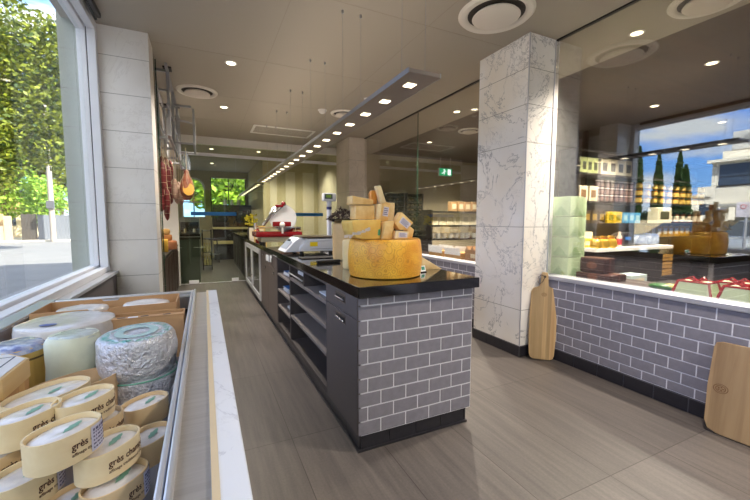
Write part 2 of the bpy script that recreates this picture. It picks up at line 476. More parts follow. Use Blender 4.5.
bb = slab('baseboard_right_far', 2.79, 2.80, 2.945, 6.57, 0, .10, MAT['plinth_grout'])
b = BM(); tiling(b, 2.945, 6.57, 0, .10, .16, lambda b, a, c, d, e, t: addb(b, 2.783, 2.791, a, c, d, e, .0016), row=.1, tl=.20); struct('tile', b, MAT['plinth_tile'], bb)
# aluminium sills
b = BM(); addb(b, 2.782, 2.93, -3, 2.326, .712, .747, .005); struct('trim_2', b, MAT['alu'])
b = BM(); addb(b, 2.782, 2.93, 2.945, 6.57, .712, .747, .005); struct('trim_3', b, MAT['alu'])
# pillars
b = BM(); addb(b, 2.55, 2.92, 2.326, 2.945, .10, 3.1, .004)
pr = struct('pillar_right', b, MAT['marble'])
b = BM(); addb(b, 2.545, 2.92, 2.321, 2.95, 0, .098, 0)
for y0, y1 in ((2.326, 2.53), (2.534, 2.738), (2.742, 2.945)): addb(b, 2.541, 2.546, y0, y1, .002, .097, .001, 1)
for x0, x1 in ((2.547, 2.70), (2.704, 2.79)): addb(b, x0, x1, 2.317, 2.322, .002, .097, .001, 1)
struct('baseboard_pillar', b, [MAT['plinth_grout'], MAT['plinth_tile']], pr)
b = BM(); addb(b, 2.55, 2.92, 6.57, 7.3, 0, 3.1, .004)
struct('pillar_far', b, marble('far pillar stone', srgb(218, 208, 196), srgb(150, 142, 134), srgb(196, 184, 170), 2.5, (.6, 1.2, 1.8, 2.4), .3, .4))
b = BM(); addb(b, 2.5465, 2.5535, 2.3225, 2.3295, .10, CEIL); addb(b, 2.86, 2.872, 2.321, 2.327, .747, CEIL)
struct('corner_bead', b, MAT['alu'], pr)
# glazing bays
def bay(name, y0, y1, cuts):
    f = BM(); addb(f, 2.865, 2.895, y0, y1, 2.818, 2.832); fr = struct(name, f, MAT['black'])  # black strip stands in for the shadow gap along the ceiling
    ys = [y0]+cuts+[y1]
    for a, c in zip(ys, ys[1:]):
        b = BM(); addb(b, 2.875, 2.885, a+.003, c-.003, .747, 2.82); struct('pane', b, MAT['glass_shop'], fr)
    for c in cuts:
        b = BM(); addb(b, 2.8745, 2.8855, c-.003, c+.003, .747, 2.82); struct('pane_edge', b, MAT['glass_edge'], fr)
    return fr
bay('window_2', -3.0, 2.322, []); bay('window_3', 2.95, 6.568, [4.63])
slab('wall_shop_seal', 2.82, 2.90, 7.3, 9.6, 0, 2.83, MAT['off_white'])
# glass partition
f = BM(); addb(f, -.44, 2.82, 7.785, 7.815, 2.47, 2.53, .003); addb(f, -.44, 2.82, 7.79, 7.81, 0, .008)
w4 = struct('window_4', f, MAT['alu_white'])
for a, c in ((-.44, -.24), (-.235, .60), (.605, 1.40), (1.405, 2.82)):
    b = BM(); addb(b, a, c, 7.795, 7.805, .01, 2.47); struct('pane', b, MAT['glass_far'], w4)
b = BM(); addb(b, -.44, 2.82, 7.795, 7.805, 2.53, 2.69); struct('pane', b, MAT['glass_far'], w4)
for a, c in ((-.30, -.13), (.47, .60)):
    b = BM(); addb(b, a, c, 7.78, 7.82, .008, .07, .003); struct('patch_fitting', b, MAT['alu_white'], w4)
for a, c in ((-.23, .59), (1.46, 2.40)):
    b = BM(); addb(b, a, c, 7.7935, 7.7945, 1.33, 1.40); struct('safety_band', b, P('blue safety film', srgb(28, 112, 190), .5), w4)
slab('bulkhead_far', -.44, 2.82, 7.74, 7.86, 2.69, CEIL, MAT['white_paint'])
# room behind the partition
slab('wall_kitchen_left', -1.1, -1.016, 7.82, 13.2, 0, 3.1, MAT['beige_wall'])
wk = slab('wall_kitchen_right', 1.45, 5.0, 9.6, 9.7, 0, 3.1, MAT['beige_wall'])
for k, (a, c) in enumerate(((1.55, 1.72), (1.95, 2.2), (2.4, 2.7))):
    b = BM(); addb(b, a, c, 9.58, 9.60, .3, 2.5, .004); struct('wall_panel', b, MAT['off_white'], wk)
slab('wall_kitchen_side', 1.38, 1.45, 9.6, 13.1, 0, 3.1, MAT['beige_wall'])
# far kitchen wall; added window openings stand in for the street front's reflection
b = BM(); addb(b, -1.1, 1.45, 13.0, 13.12, 0, 1.35); addb(b, -1.1, 1.45, 13.0, 13.12, 2.62, 3.1); addb(b, 1.30, 1.45, 13, 13.12, 1.35, 2.62); addb(b, .06, .22, 13, 13.12, 1.35, 2.62); addb(b, -1.1, -.62, 13, 13.12, 1.35, 2.62)
R = .34; n = 12
arch = [(-.62, 2.62)]+[(-.28-R*math.cos(PI*i/n), 2.25+R*math.sin(PI*i/n)) for i in range(n+1)]+[(.06, 2.62)]
front(b, arch, 13.0, 13.12)
struct('wall_kitchen_far', b, MAT['beige_wall'])
f = BM()
tube(f, [(-.28-.32*math.cos(PI*i/n), 12.99, 2.25+.32*math.sin(PI*i/n)) for i in range(n+1)], .03)
for x in (-.60, -.28, .04): addb(f, x-.02, x+.02, 12.97, 13.01, 1.35, 2.27)
addb(f, -.6, .04, 12.97, 13.01, 1.8, 1.84)
struct('reflection_window_6', f, MAT['white_paint'])
f = BM()
for x in (.23, .76, 1.29): addb(f, x-.015, x+.015, 12.98, 13.02, 1.35, 2.62)
struct('reflection_window_7', f, MAT['dark_metal'])
# shop next door, seen through the right-hand glass
slab('wall_shop_far', 2.82, 12.2, 8.0, 8.1, 0, 3.1, MAT['beige_wall'])
slab('wall_shop_end', 12.1, 12.2, -3.0, 8.0, 0, 3.1, MAT['dark_brown'])
slab('wall_shop_near', 2.82, 12.2, -3.1, -3.0, 0, 3.1, MAT['off_white'])
# street front behind the camera
slab('wall_back_dado', -.97, 2.82, -3.1, -3.0, -.3, .35, MAT['off_white'])
slab('wall_back_head', -.97, 2.82, -3.1, -3.0, 2.7, 3.1, MAT['off_white'])
f = BM()
for x in (-.92, .9, 2.78): addb(f, x-.04, x+.04, -3.08, -3.02, .35, 2.7)
addb(f, -.97, 2.82, -3.08, -3.02, .35, .42); addb(f, -.97, 2.82, -3.08, -3.02, 2.64, 2.7)
w3 = struct('window_10', f, MAT['alu_white'])
b = BM(); addb(b, -.9, 2.75, -3.053, -3.047, .42, 2.64); struct('pane', b, MAT['glass_win'], w3)
# ------------------------------------------------------------------ ceiling fittings
vent0 = None
def round_vent(x, y, r, label):
    t = thing('ceiling_vent', label, 'vent', (x, y, CEIL), 0, 'round ceiling diffusers')
    b = BM(); lathe(b, [(r*.74, -.001), (r*.77, -.014), (r*.84, -.022), (r*.94, -.020), (r, -.004), (r, 0), (r*.74, 0), (r*.74, -.001)], 48)
    obj('outer_ring', b, P('vent ring paint', srgb(228, 222, 212), .5), t, smooth=True)
    b = BM(); cyl(b, (0, 0, .004-.006), r*.76, .004, 40); obj('throat', b, P('vent throat', srgb(70, 64, 58), .7), t)
    b = BM(); lathe(b, [(0, -.050), (r*.46, -.047), (r*.61, -.038), (r*.63, -.030), (r*.58, -.016), (0, -.012)], 40)
    obj('diffuser_disc', b, P('vent disc paint', srgb(222, 214, 204), .5), t, smooth=True)
    return t
round_vent(2.09, 2.245, .285, 'large round white ceiling vent just in front of the marble pillar')
round_vent(-.025, 5.12, .235, 'round ceiling vent near the hanging meat rack')
round_vent(1.93, 5.2, .19, 'round ceiling vent half hidden behind the long pendant lamp')
round_vent(3.34, 1.45, .235, 'round ceiling vent beyond the shop glass at the top edge')
round_vent(4.3, 5.2, .2, 'round ceiling vent seen through the glass bay behind the pillar')
def downlight(x, y, label, power=26, real=True):
    t = thing('downlight', label, 'downlight', (x, y, CEIL), 0, 'recessed ceiling downlights')
    b = BM(); lathe(b, [(.042, -.001), (.046, -.006), (.058, -.005), (.060, 0), (.042, 0), (.042, -.001)], 28); obj('trim_ring', b, MAT['white_paint'], t, smooth=True)
    b = BM(); cyl(b, (0, 0, -.0015), .043, .003, 24); obj('lens', b, MAT['led'], t)
    ld = bpy.data.lights.new('downlight_beam', 'SPOT'); ld.energy = power; ld.color = (1, .89, .75); ld.spot_size = D(125); ld.spot_blend = .8; ld.shadow_soft_size = .05
    lo = bpy.data.objects.new('downlight_beam', ld); COL.objects.link(lo); lo.location = (x, y, CEIL-.03)
    return t
DL = [(.299, 4.07, 'small downlight in the grey ceiling between the pendant and the pillar by the window'),
      (.305, 5.65, 'small downlight close beside the round vent near the meat rack'),
      
      (2.20, 4.2, 'downlight between pendant and glass bay behind the pillar'), (2.0, .7, 'downlight above the open floor by the tiled wall'),
      (1.9, -1.0, 'downlight near the street front on the tiled wall side'),
      (3.382, 1.95, 'bright downlight just beyond the shop glass beside the pillar'), (4.695, 1.97, 'downlight in the timber ceiling of the next room'),
      (5.702, 3.0, 'small far downlight in the timber ceiling'), (7.6, 3.0, 'downlight above the jar shelving'), (6.6, .8, 'downlight in the timber ceiling over the glass front end'),
      (3.4, 4.4, 'downlight behind the glass bay, first from the marble pillar'), (4.2, 6.3, 'downlight in the timber ceiling near the wine rack'), (5.6, 6.4, 'downlight near the green exit sign'),
      (-.68, 5.9, 'added downlight brightening the alcove over the hanging meats'), (.2, 9.0, 'downlight in the back room over the bench'), (.25, 11.2, 'far downlight in the back room by the stand-in windows'), (1.2, 8.9, 'downlight in the back room above the dark counter'), (2.2, 8.7, 'added downlight brightening the panelled back room wall')]  # alcove and panelled wall downlights are added to brighten those walls
for x, y, l in DL: downlight(x, y, l, POWER_DL*((3.2 if y > 4 else 2.6) if x > 2.8 else (.75 if y > 7.8 else 1)))
# linear grille
t = thing('linear_vent', 'rectangular slotted ceiling grille ahead of the glass partition', 'vent', (1.33, 6.72, CEIL))
b = BM()
for s in (-1, 1): addb(b, -.52, .52, s*.27-.02, s*.27+.02, -.012, 0); addb(b, s*.51-.02, s*.51+.02, -.28, .28, -.012, 0)
obj('frame', b, MAT['white_paint'], t)
b = BM(); addb(b, -.5, .5, -.26, .26, -.003, 0); obj('backing', b, MAT['dark'], t)
b = BM()
for i in range(9): box(b, (0, -.21+.052*i, -.007), (.98, .03, .003), 0, m=None)
obj('slat', b, P('grille slat', srgb(190, 182, 170), .5), t)
# smoke detector and sprinkler
t = thing('smoke_detector', 'small white smoke detector dome on the ceiling beside the pendant wires', 'smoke detector', (1.6, 5.18, CEIL))
b = BM(); lathe(b, [(0, -.05), (.03, -.048), (.05, -.03), (.055, -.012), (.065, -.008), (.065, 0), (0, 0)], 24); obj('dome', b, MAT['white_paint'], t, smooth=True)
b = BM(); cyl(b, (.02, -.02, -.046), .005, .006, 8); obj('indicator', b, P('red indicator', srgb(150, 30, 25), .4), t)
for x, y, l in ((2.15, 3.75, 'small white ceiling sensor beside the pendant lamp'), (1.98, 4.45, 'tiny white ceiling sensor farther along the pendant lamp')):
    t = thing('ceiling_sensor', l, 'sensor', (x, y, CEIL))
    b = BM(); lathe(b, [(0, -.03), (.022, -.026), (.03, -.01), (.04, -.006), (.04, 0), (0, 0)], 20); obj('dome', b, MAT['white_paint'], t, smooth=True)
    b = BM(); cyl(b, (0, 0, -.03), .007, .008, 10); obj('eye', b, MAT['dark'], t)
# long pendant lamp
PX0, PX1, PY0, PY1, PZ = .98, 1.18, 1.67, 7.55, 2.0
t = thing('pendant_lamp', 'long thin grey pendant lamp with a row of square led tiles over the counter', 'pendant lamp', ((PX0+PX1)/2, PY0, PZ))
b = BM(); box(b, (0, (PY1-PY0)/2, .011), (PX1-PX0, PY1-PY0, .022), .003); obj('lamp_body', b, P('pendant grey metal', srgb(150, 140, 133), .38, .35), t)
b = BM()
for s in (-1, 1): box(b, (s*.0985, (PY1-PY0)/2, .012), (.005, PY1-PY0, .026))
obj('edge_rail', b, MAT['steel_dull'], t)
for i in range(19):
    b = BM(); box(b, (0, .16+i*.31, -.001), (.056, .056, .004)); q = obj('led_tile', b, MAT['led_sq'], t)
for i in range(6):
    for s in (-1, 1):
        y = .12+i*.925
        b = BM(); cyl(b, (s*.075, y, (CEIL-PZ+.02)/2), .0012, CEIL-PZ-.02, 6); q = obj('suspension_wire', b, MAT['steel_dull'], t)
        b = BM(); cyl(b, (s*.075, y, CEIL-PZ-.012), .009, .024, 12); obj('ceiling_anchor', b, MAT['steel_dull'], q)

t = thing('pendant_lamp', 'added second pendant imitating the lamp reflection in the glass partition', 'pendant lamp', ((PX0+PX1)/2, 8.0, PZ))  # added lamp imitates the pendant's reflection in the partition
b = BM(); box(b, (0, 2.0, .011), (.2, 4.0, .022), .003); obj('lamp_body', b, P('pendant grey metal', srgb(150, 140, 133), .38, .35), t)
for i in range(12):
    b = BM(); box(b, (0, .16+i*.33, -.001), (.056, .056, .004)); obj('led_tile', b, MAT['led_sq'], t)
for i in range(3):
    b = BM(); cyl(b, (0, .2+i*1.8, (CEIL-PZ+.02)/2), .0012, CEIL-PZ-.02, 6); obj('suspension_wire', b, MAT['steel_dull'], t)

# ------------------------------------------------------------------ island counter
CX = .70; TOPZ = .90
def cuphandle(par, y, z, w=.165, name='handle'):
    b = BM(); addb(b, CX-.006, CX+.002, y-w/2, y+w/2, z-.027, z+.027, .004)
    h = obj(name, b, P('gunmetal recess handle', srgb(120, 108, 100), .35, .8), par)
    b = BM(); addb(b, CX-.008, CX-.004, y-w/2+.012, y+w/2-.012, z-.017, z+.012); obj('recess', b, MAT['dark'], h)
    b = BM(); tube(b, [(CX-.012, y-w/2+.014, z-.006), (CX-.013, y-w/2+.02, z-.006), (CX-.013, y+w/2-.02, z-.006), (CX-.012, y+w/2-.014, z-.006)], .004); obj('pull_bar', b, MAT['steel_dull'], h)
# worktop
b = BM(); addb(b, .688, 1.465, 1.648, 7.62, .84, TOPZ, .003)
tag(obj('worktop', b, MAT['granite']), 'polished black stone worktop along the whole island counter', 'worktop')
# tiled end
t = thing('tiled_end_panel', 'grey tiled end and back panel of the island counter with white grout', 'counter panel', (0, 0, 0))
b = BM(); addb(b, .716, 1.443, 1.683, 1.72, .092, .838); addb(b, 1.40, 1.435, 1.72, 7.58, .092, .838); obj('panel', b, MAT['grout'], t)
b = BM(); tiling(b, .697, 1.443, .092, .838, .135, lambda b, a, c, d, e, th: addb(b, a, c, 1.6805, 1.684, d, e, .001)); obj('tile', b, MAT['tile'], t)
b = BM(); tiling(b, 1.72, 7.58, .092, .838, .135, lambda b, a, c, d, e, th: addb(b, 1.434, 1.443, a, c, d, e, 0)); obj('rear_tile', b, MAT['tile'], t)
# plinth
t = thing('counter_plinth', 'black tiled skirting set back under the island counter', 'plinth')
b = BM(); addb(b, .722, 1.42, 1.70, 7.58, 0, .091); obj('kickboard', b, MAT['plinth_grout'], t)
b = BM(); tiling(b, .72, 1.421, .0, .091, .17, lambda b, a, c, d, e, th: addb(b, a, c, 1.694, 1.702, d+.002, e, .0012), row=.091, tl=.172, gap=.003)
tiling(b, 1.70, 7.58, .0, .091, .2, lambda b, a, c, d, e, th: addb(b, .714, .723, a, c, d+.002, e, 0), row=.091, tl=.4, gap=.002)
addb(b, .70, 1.425, 1.685, 1.70, 0, .012); addb(b, .70, .715, 1.70, 7.58, 0, .012)
obj('tile', b, MAT['plinth_tile'], t)
def carcass(y0, y1, depth=.66, back=True, bottom=True):
    b = BM()
    addb(b, CX, CX+depth, y0, y0+.018, .092, .838); addb(b, CX, CX+depth, y1-.018, y1, .092, .838)
    if bottom: addb(b, CX, CX+depth, y0+.018, y1-.018, .092, .125)
    addb(b, CX+depth-.015, CX+depth, y0+.018, y1-.018, .125, .82); addb(b, CX, CX+depth, y0+.018, y1-.018, .82, .838)
    return b
# near cabinet: drawer over door
t = thing('drawer_cabinet', 'charcoal cabinet with one drawer over a door at the tiled counter end', 'cabinet')
obj('carcass', carcass(1.722, 2.205), MAT['cab_in'], t)
b = BM(); addb(b, CX-.004, CX+.014, 1.687, 2.203, .722, .832, .002); q = obj('drawer', b, MAT['cab'], t); cuphandle(q, 1.94, .795)
b = BM(); addb(b, CX-.004, CX+.014, 1.687, 2.203, .096, .716, .002); q = obj('door', b, MAT['cab'], t); cuphandle(q, 1.94, .675)
# open shelves
t = thing('open_shelf_unit', 'charcoal open shelf unit with four levels facing the aisle', 'shelf unit')
b = carcass(2.207, 3.33); obj('carcass', b, MAT['cab_in'], t)
for z in (.700, .535, .352): 
    b = BM(); addb(b, CX-.002, CX+.64, 2.225, 3.312, z-.011, z+.011, .001); obj('shelf', b, MAT['cab_edge'], t)
b = BM(); addb(b, CX, CX+.6, 2.80, 2.82, .711, .82); obj('divider', b, MAT['cab_in'], t)
b = BM(); addb(b, CX+.02, CX+.5, 2.84, 3.29, .72, .73); addb(b, CX+.01, CX+.02, 2.84, 3.29, .72, .775); d = obj('pull_out_tray', b, MAT['dark'], t)
b = BM(); tube(b, [(CX, 2.85, .745), (CX-.025, 2.86, .765), (CX-.025, 3.27, .765), (CX, 3.28, .745)], .006); obj('handle', b, MAT['steel'], d)
# narrow shelves
t = thing('narrow_shelf_unit', 'narrow charcoal shelf unit holding stacks of papers', 'shelf unit')
obj('carcass', carcass(3.332, 3.97), MAT['cab_in'], t)
for z in (.66, .49, .32):
    b = BM(); addb(b, CX-.002, CX+.6, 3.35, 3.952, z-.009, z+.009); obj('shelf', b, MAT['cab_edge'], t)
# drawers/doors
t = thing('door_cabinet', 'charcoal cabinet with small drawers over two tall doors beside the glass fridge', 'cabinet')
obj('carcass', carcass(3.972, 5.21), MAT['cab_in'], t)
for k, (a, c) in enumerate(((3.975, 4.58), (4.586, 5.207))):
    b = BM(); addb(b, CX-.004, CX+.014, a, c, .70, .832, .002); q = obj('drawer', b, MAT['cab'], t); cuphandle(q, (a+c)/2+.05, .79, .08)
    b = BM(); addb(b, CX-.004, CX+.014, a, c, .096, .695, .002); q = obj('door', b, MAT['cab'], t); cuphandle(q, (a+c)/2-.1, .64, .08)
# glass fridge
t = thing('glass_door_fridge', 'undercounter fridge with silver frame and two dark glass doors', 'fridge')
b = BM(); addb(b, CX+.03, CX+.66, 5.22, 7.2, .1, .835); obj('cabinet', b, MAT['black'], t)
for a, c in ((5.225, 6.2), (6.21, 7.19)):
    b = BM()
    for y in (a+.035, c-.035): addb(b, CX-.02, CX+.025, y-.035, y+.035, .1, .83, .003)
    for z in (.135, .795): addb(b, CX-.02, CX+.025, a+.07, c-.07, z-.035, z+.035, .003)
    q = obj('door', b, P('silver door frame', srgb(206, 210, 216), .35, .3), t)
    b = BM(); addb(b, CX-.008, CX-.002, a+.07, c-.07, .17, .76); obj('pane', b, P('dark fridge glass', srgb(20, 22, 28), .1, spec=.25), q)
    b = BM(); tube(b, [(CX-.02, c-.06, .35), (CX-.05, c-.06, .36), (CX-.05, c-.06, .62), (CX-.02, c-.06, .63)], .008); obj('handle', b, MAT['chrome'], q)
t = thing('far_cabinet', 'last charcoal cabinet of the island before the glass partition', 'cabinet')
obj('carcass', carcass(7.22, 7.58), MAT['cab_in'], t)
b = BM(); addb(b, CX-.004, CX+.014, 7.225, 7.575, .096, .832, .002); q = obj('door', b, MAT['cab'], t); cuphandle(q, 7.4, .7, .08)
# papers on the shelves
pap = P('white paper', srgb(232, 234, 240), .6); bluep = P('blue printed card', srgb(40, 105, 185), .5)
def papers(y, z, x, n, label, blue=False, w=.24, d=.2):
    t = thing('paper_stack', label, 'papers', (x, y, z))
    b = BM()
    for i in range(n): box(b, (random.uniform(-.004, .004), random.uniform(-.006, .006), .004+.007*i), (d, w, .006), m=RZ(random.uniform(-.05, .05)))
    obj('sheet_block', b, pap, t)
    b = BM(); box(b, (0, 0, .002+.007*n), (d*.98, w*.97, .003), m=RZ(.04)); obj('top_sheet', b, bluep if blue else pap, t)
papers(3.72, .50, CX+.14, 6, 'stack of white papers with a blue top sheet on the middle narrow shelf', True)
papers(3.70, .67, CX+.14, 5, 'blue topped paper stack on the upper narrow shelf', True)
papers(3.68, .33, CX+.12, 2, 'small white paper bundle on the lowest narrow shelf', False, .14, .12)
papers(2.42, .712, CX+.12, 1, 'loose white sheets on the top open shelf beside the drawer cabinet', False, .2, .16)
papers(3.08, .731, CX+.16, 8, 'white docket pads in the pull-out tray of the open shelves', False, .2, .24)
t = thing('paper_bag', 'crumpled white paper hanging over a drawer front below the scale', 'paper', (CX-.006, 4.28, .832))
b = BM()
for i in range(5): box(b, (-.008+.003*(i % 2), -.08+.04*i, -.035-.012*(i % 2)), (.006, .055, .07), .002, m=RZ(.2*(i-2)))
obj('folded_sheet', b, pap, t)
b = BM(); box(b, (-.011, 0, -.02), (.004, .14, .018)); obj('top_fold', b, pap, t)
# ------------------------------------------------------------------ cheese case beside the street window
RIM = .88; BED = .725; YB = 1.99; YN = -.62
t = thing('display_case', 'low steel cheese display case with marble edge under the street window', 'display case', (0, 0, 0))
b = BM(); addb(b, 0, .045, YN, YB, .845, RIM, .002); obj('marble_ledge', b, MAT['marble_strip'], t)
b = BM(); addb(b, -.0025, .0075, YN, YB+.001, .846, RIM+.0008); obj('marble_side', b, MAT['marble_edge'], t)
b = BM(); addb(b, -.050, -.002, YN, YB, .855, RIM-.006, .001); obj('steel_ledge', b, P('mirror steel ledge', srgb(212, 210, 212), .3, .6, noise_amt=.14, noise_scale=3, stretch=(1, 40, 1)), t)
b = BM(); addb(b, -.058, -.048, YN, YB+.03, .84, RIM+.008, .003); addb(b, -.070, -.060, YN, YB+.03, .84, RIM+.004, .003); obj('side_rail', b, MAT['rail_steel'], t)
b = BM(); addb(b, -.60, -.056, YB, YB+.035, .80, RIM+.002, .003); addb(b, -.60, -.056, YB-.012, YB, .80, RIM-.012, .002); obj('back_rail', b, MAT['steel'], t)
b = BM(); addb(b, -.655, -.60, YN, YB+.035, .80, RIM+.004, .004); addb(b, -.672, -.66, YN, YB+.02, .76, RIM-.012, .002); obj('window_side_rail', b, MAT['steel'], t)
b = BM(); addb(b, -.602, -.596, YN, YB, BED-.02, RIM-.004); addb(b, -.071, -.067, YN, YB, BED-.02, RIM-.002); addb(b, -.60, -.07, YB-.018, YB-.012, BED-.02, RIM-.02); obj('well_lining', b, MAT['steel_dull'], t)
b = BM(); addb(b, -.60, -.072, YN, YB-.012, BED-.012, BED)
bed = obj('well_floor', b, P('grey perforated bed', srgb(128, 128, 138), .35, .6), t)
b = BM()
for i in range(8):
    for j in range(44): cyl(b, (-.095-.068*i, -.55+.058*j, BED+.0003), .006, .001, 10)
obj('perforation', b, MAT['black'], bed)
b = BM(); addb(b, -.64, .03, YN, YB-.02, 0, .70); addb(b, -.02, .036, YN, YB-.01, .70, .845); obj('cabinet_body', b, MAT['dark'], t)
b = BM(); addb(b, -.64, .02, YB-.02, YB+.01, 0, .80); obj('end_panel', b, MAT['dark'], t)

# ---- oval boxed cheeses
M_band = wood_mat('poplar veneer band', srgb(240, 222, 184), srgb(228, 204, 160), 'x', 1.2, .45)
M_band2 = wood_mat('poplar veneer band darker', srgb(230, 204, 162), srgb(214, 184, 140), 'x', 1.2, .45)
M_rind = P('white bloomy rind under film', srgb(236, 232, 232), .22, coat=.7, noise_amt=.10, noise_scale=60, bump=.35, bump_scale=45)
M_leaf = P('green printed leaf', srgb(120, 168, 148), .4)
M_print = P('dark brown print', srgb(86, 54, 40), .6)
M_lab = P('pale lilac label', srgb(206, 204, 226), .5)
M_ink = P('grey label ink', srgb(96, 92, 128), .6)
A0, B0, HB = .0465, .0325, .0435
def sup(a, bb, th, p=2.25):
    c, s = math.cos(th), math.sin(th)
    return (a*math.copysign(abs(c)**(2/p), c), bb*math.copysign(abs(s)**(2/p), s))
def oval_outline(a, bb, n=56, p=2.25): return [sup(a, bb, 2*PI*i/n, p) for i in range(n)]
def ring_wall(b, a, bb, h, th=.0022, n=64, p=2.25, z0=0):
    o = oval_outline(a, bb, n, p); i_ = oval_outline(a-th, bb-th, n, p)
    V = [[b.verts.new((x, y, z)) for x, y in q] for q, z in ((o, z0), (o, z0+h), (i_, z0+h), (i_, z0+.004))]
    for A, B in zip(V, V[1:]):
        for k in range(n): b.faces.new((A[k], A[(k+1) % n], B[(k+1) % n], B[k]))
    b.faces.new(V[3][::-1]); b.faces.new(V[0])
class Arc:
    """arc length along the front of an oval, s=0 at the middle of the -y side"""
    def __init__(self, a, bb, p=2.25):
        n = 720; pts = [sup(a, bb, -PI/2+2*PI*(i/n-.5), p) for i in range(n+1)]
        self.pts = pts; L = [0]
        for u, v in zip(pts, pts[1:]): L.append(L[-1]+math.hypot(v[0]-u[0], v[1]-u[1]))
        self.L = [l-L[n//2] for l in L]
    def at(self, s, off=.0006):
        L = self.L
        lo, hi = 0, len(L)-1
        while hi-lo > 1:
            md = (lo+hi)//2
            if L[md] <= s: lo = md
            else: hi = md
        f = (s-L[lo])/max(L[hi]-L[lo], 1e-9)
        p, q = self.pts[lo], self.pts[hi]
        x, y = p[0]+(q[0]-p[0])*f, p[1]+(q[1]-p[1])*f
        dx, dy = q[0]-p[0], q[1]-p[1]; l = math.hypot(dx, dy) or 1
        return Vector((x+dy/l*off, y-dx/l*off, 0))
def leaf_mesh(b, L, W, z, m):
    n = 7; up = []; dn = []
    for i in range(n+1):
        u = i/n; w = W*math.sin(PI*u)**.8*(1+.18*(-1)**i)
        up.append(b.verts.new(m @ Vector((L*(u-.5), w/2, z)))); dn.append(b.verts.new(m @ Vector((L*(u-.5), -w/2, z+.0002))))
    for i in range(n):
        try: b.faces.new((up[i], up[i+1], dn[i+1], dn[i]))
        except ValueError: pass
bmesh_proto = {}
def cheese_box(label, x, y, ztop, ang, text='full', lab=False, lean=(0, 0), a=A0, bb=B0, h=HB, band=None, s0=-.012, group='oval boxed cheeses in the case'):
    t = thing('boxed_cheese', label, 'boxed cheese', (x, y, ztop-h), 0, group)
    t.rotation_euler = (lean[0], lean[1], D(ang))
    b = BM(); ring_wall(b, a, bb, h); obj('wood_band', b, band or M_band, t, smooth=True)
    b = BM()
    n = 56; rings = []
    for k, zz in ((1, -.009), (.86, -.006), (.5, -.004), (.2, -.0045)):
        rings.append([b.verts.new((px, py, h+zz+.0012*noise.noise(Vector((px*60, py*60, x*50))))) for px, py in oval_outline((a-.0028)*k, (bb-.0028)*k, n)])
    for A, B in zip(rings, rings[1:]):
        for k in range(n): b.faces.new((A[k], A[(k+1) % n], B[(k+1) % n], B[k]))
    b.faces.new(rings[-1])
    ch = obj('cheese', b, M_rind, t, smooth=True)
    b = BM(); leaf_mesh(b, .036, .011, h-.0032, T(.010, -.003, 0) @ RZ(.35)); obj('leaf', b, M_leaf, t)
    if text:
        arc = Arc(a, bb)
        b = BM()
        put_text(b, 'grès champenois', .0150, lambda u, v: arc.at(s0+u*.86)+Vector((0, 0, .0205+v)), bold=True)
        put_text(b, 'affinage traditionnel champenois', .0066, lambda u, v: arc.at(s0+u*.95)+Vector((0, 0, .0110+v)), bold=True)
        obj('lettering', b, M_print, t)
        if lab:
            b = BM()
            s1 = s0+.026; n = 14; W = .046
            for z0, z1, off in ((.003, .041, .0011),):
                lo = [b.verts.new(arc.at(s1+W*i/n, off)+Vector((0, 0, z0))) for i in range(n+1)]
                hi = [b.verts.new(arc.at(s1+W*i/n, off)+Vector((0, 0, z1))) for i in range(n+1)]
                for i in range(n): b.faces.new((lo[i], lo[i+1], hi[i+1], hi[i]))
            lo_ = obj('paper_label', b, M_lab, t)
            b = BM(); rr = random.Random(int(abs(x*1e4)))
            for row in range(6):
                z = .037-.0056*row; s = s1+.003
                while s < s1+W-.006:
                    w = rr.uniform(.002, .006)
                    q = [b.verts.new(arc.at(s+w*i/2, .0016)+Vector((0, 0, z+dz))) for i, dz in ((0, 0), (2, 0), (2, -.0024 if row else -.004), (0, -.0024 if row else -.004))]
                    b.faces.new(q); s += w+.0016
            obj('label_print', b, M_ink, lo_)
    return t
cheese_box('oval boxed cheese on the very top of the pile, its label wrapped round the tip', -0.195, 0.647, .932, 46, lab=True, s0=-.010)
cheese_box('oval boxed cheese in the top layer at the window side edge of the picture', -0.269, 0.742, .928, 50)
cheese_box('oval boxed cheese in the top layer touching the wooden band of the big open oval', -0.202, 0.774, .925, 48)
cheese_box('oval boxed cheese with its whole printed line showing, directly below the topmost box', -0.149, 0.672, .885, 50, s0=-.024)
cheese_box('oval boxed cheese with a barcode label lying low beneath the window side stack', -0.250, 0.668, .868, 52, lab=True, s0=-.004)
cheese_box('oval boxed cheese with a label lowest of the pile beside the steel rail', -0.137, 0.647, .838, 46, lab=True, s0=-.004, band=M_band2)
cheese_box('oval boxed cheese at the rail end of the pile in front of the foil wheels', -0.108, 0.755, .838, 52, band=M_band2, s0=-.0)
cheese_box('oval boxed cheese with blank white top nearest the foil wrapped wheels', -0.125, 0.865, .856, 44, text=None, band=M_band2)
cheese_box('oval boxed cheese wedged between the top boxes and the rail end ones', -0.191, 0.782, .876, 50, band=M_band2)
cheese_box('oval boxed cheese half buried under the pile, only its band showing', -.210, .705, .788, 48, band=M_band2)
cheese_box('oval boxed cheese on the case floor below the labelled window side one', -.306, .705, .790, 50, lab=True, s0=-.004)
cheese_box('oval boxed cheese buried at the window side below two others', -0.304, 0.722, .880, 55, band=M_band2)
cheese_box('large oval boxed cheese with a wide white top behind the small boxes', -0.296, 0.917, .890, 46, text=None, a=.072, bb=.046, h=.055)
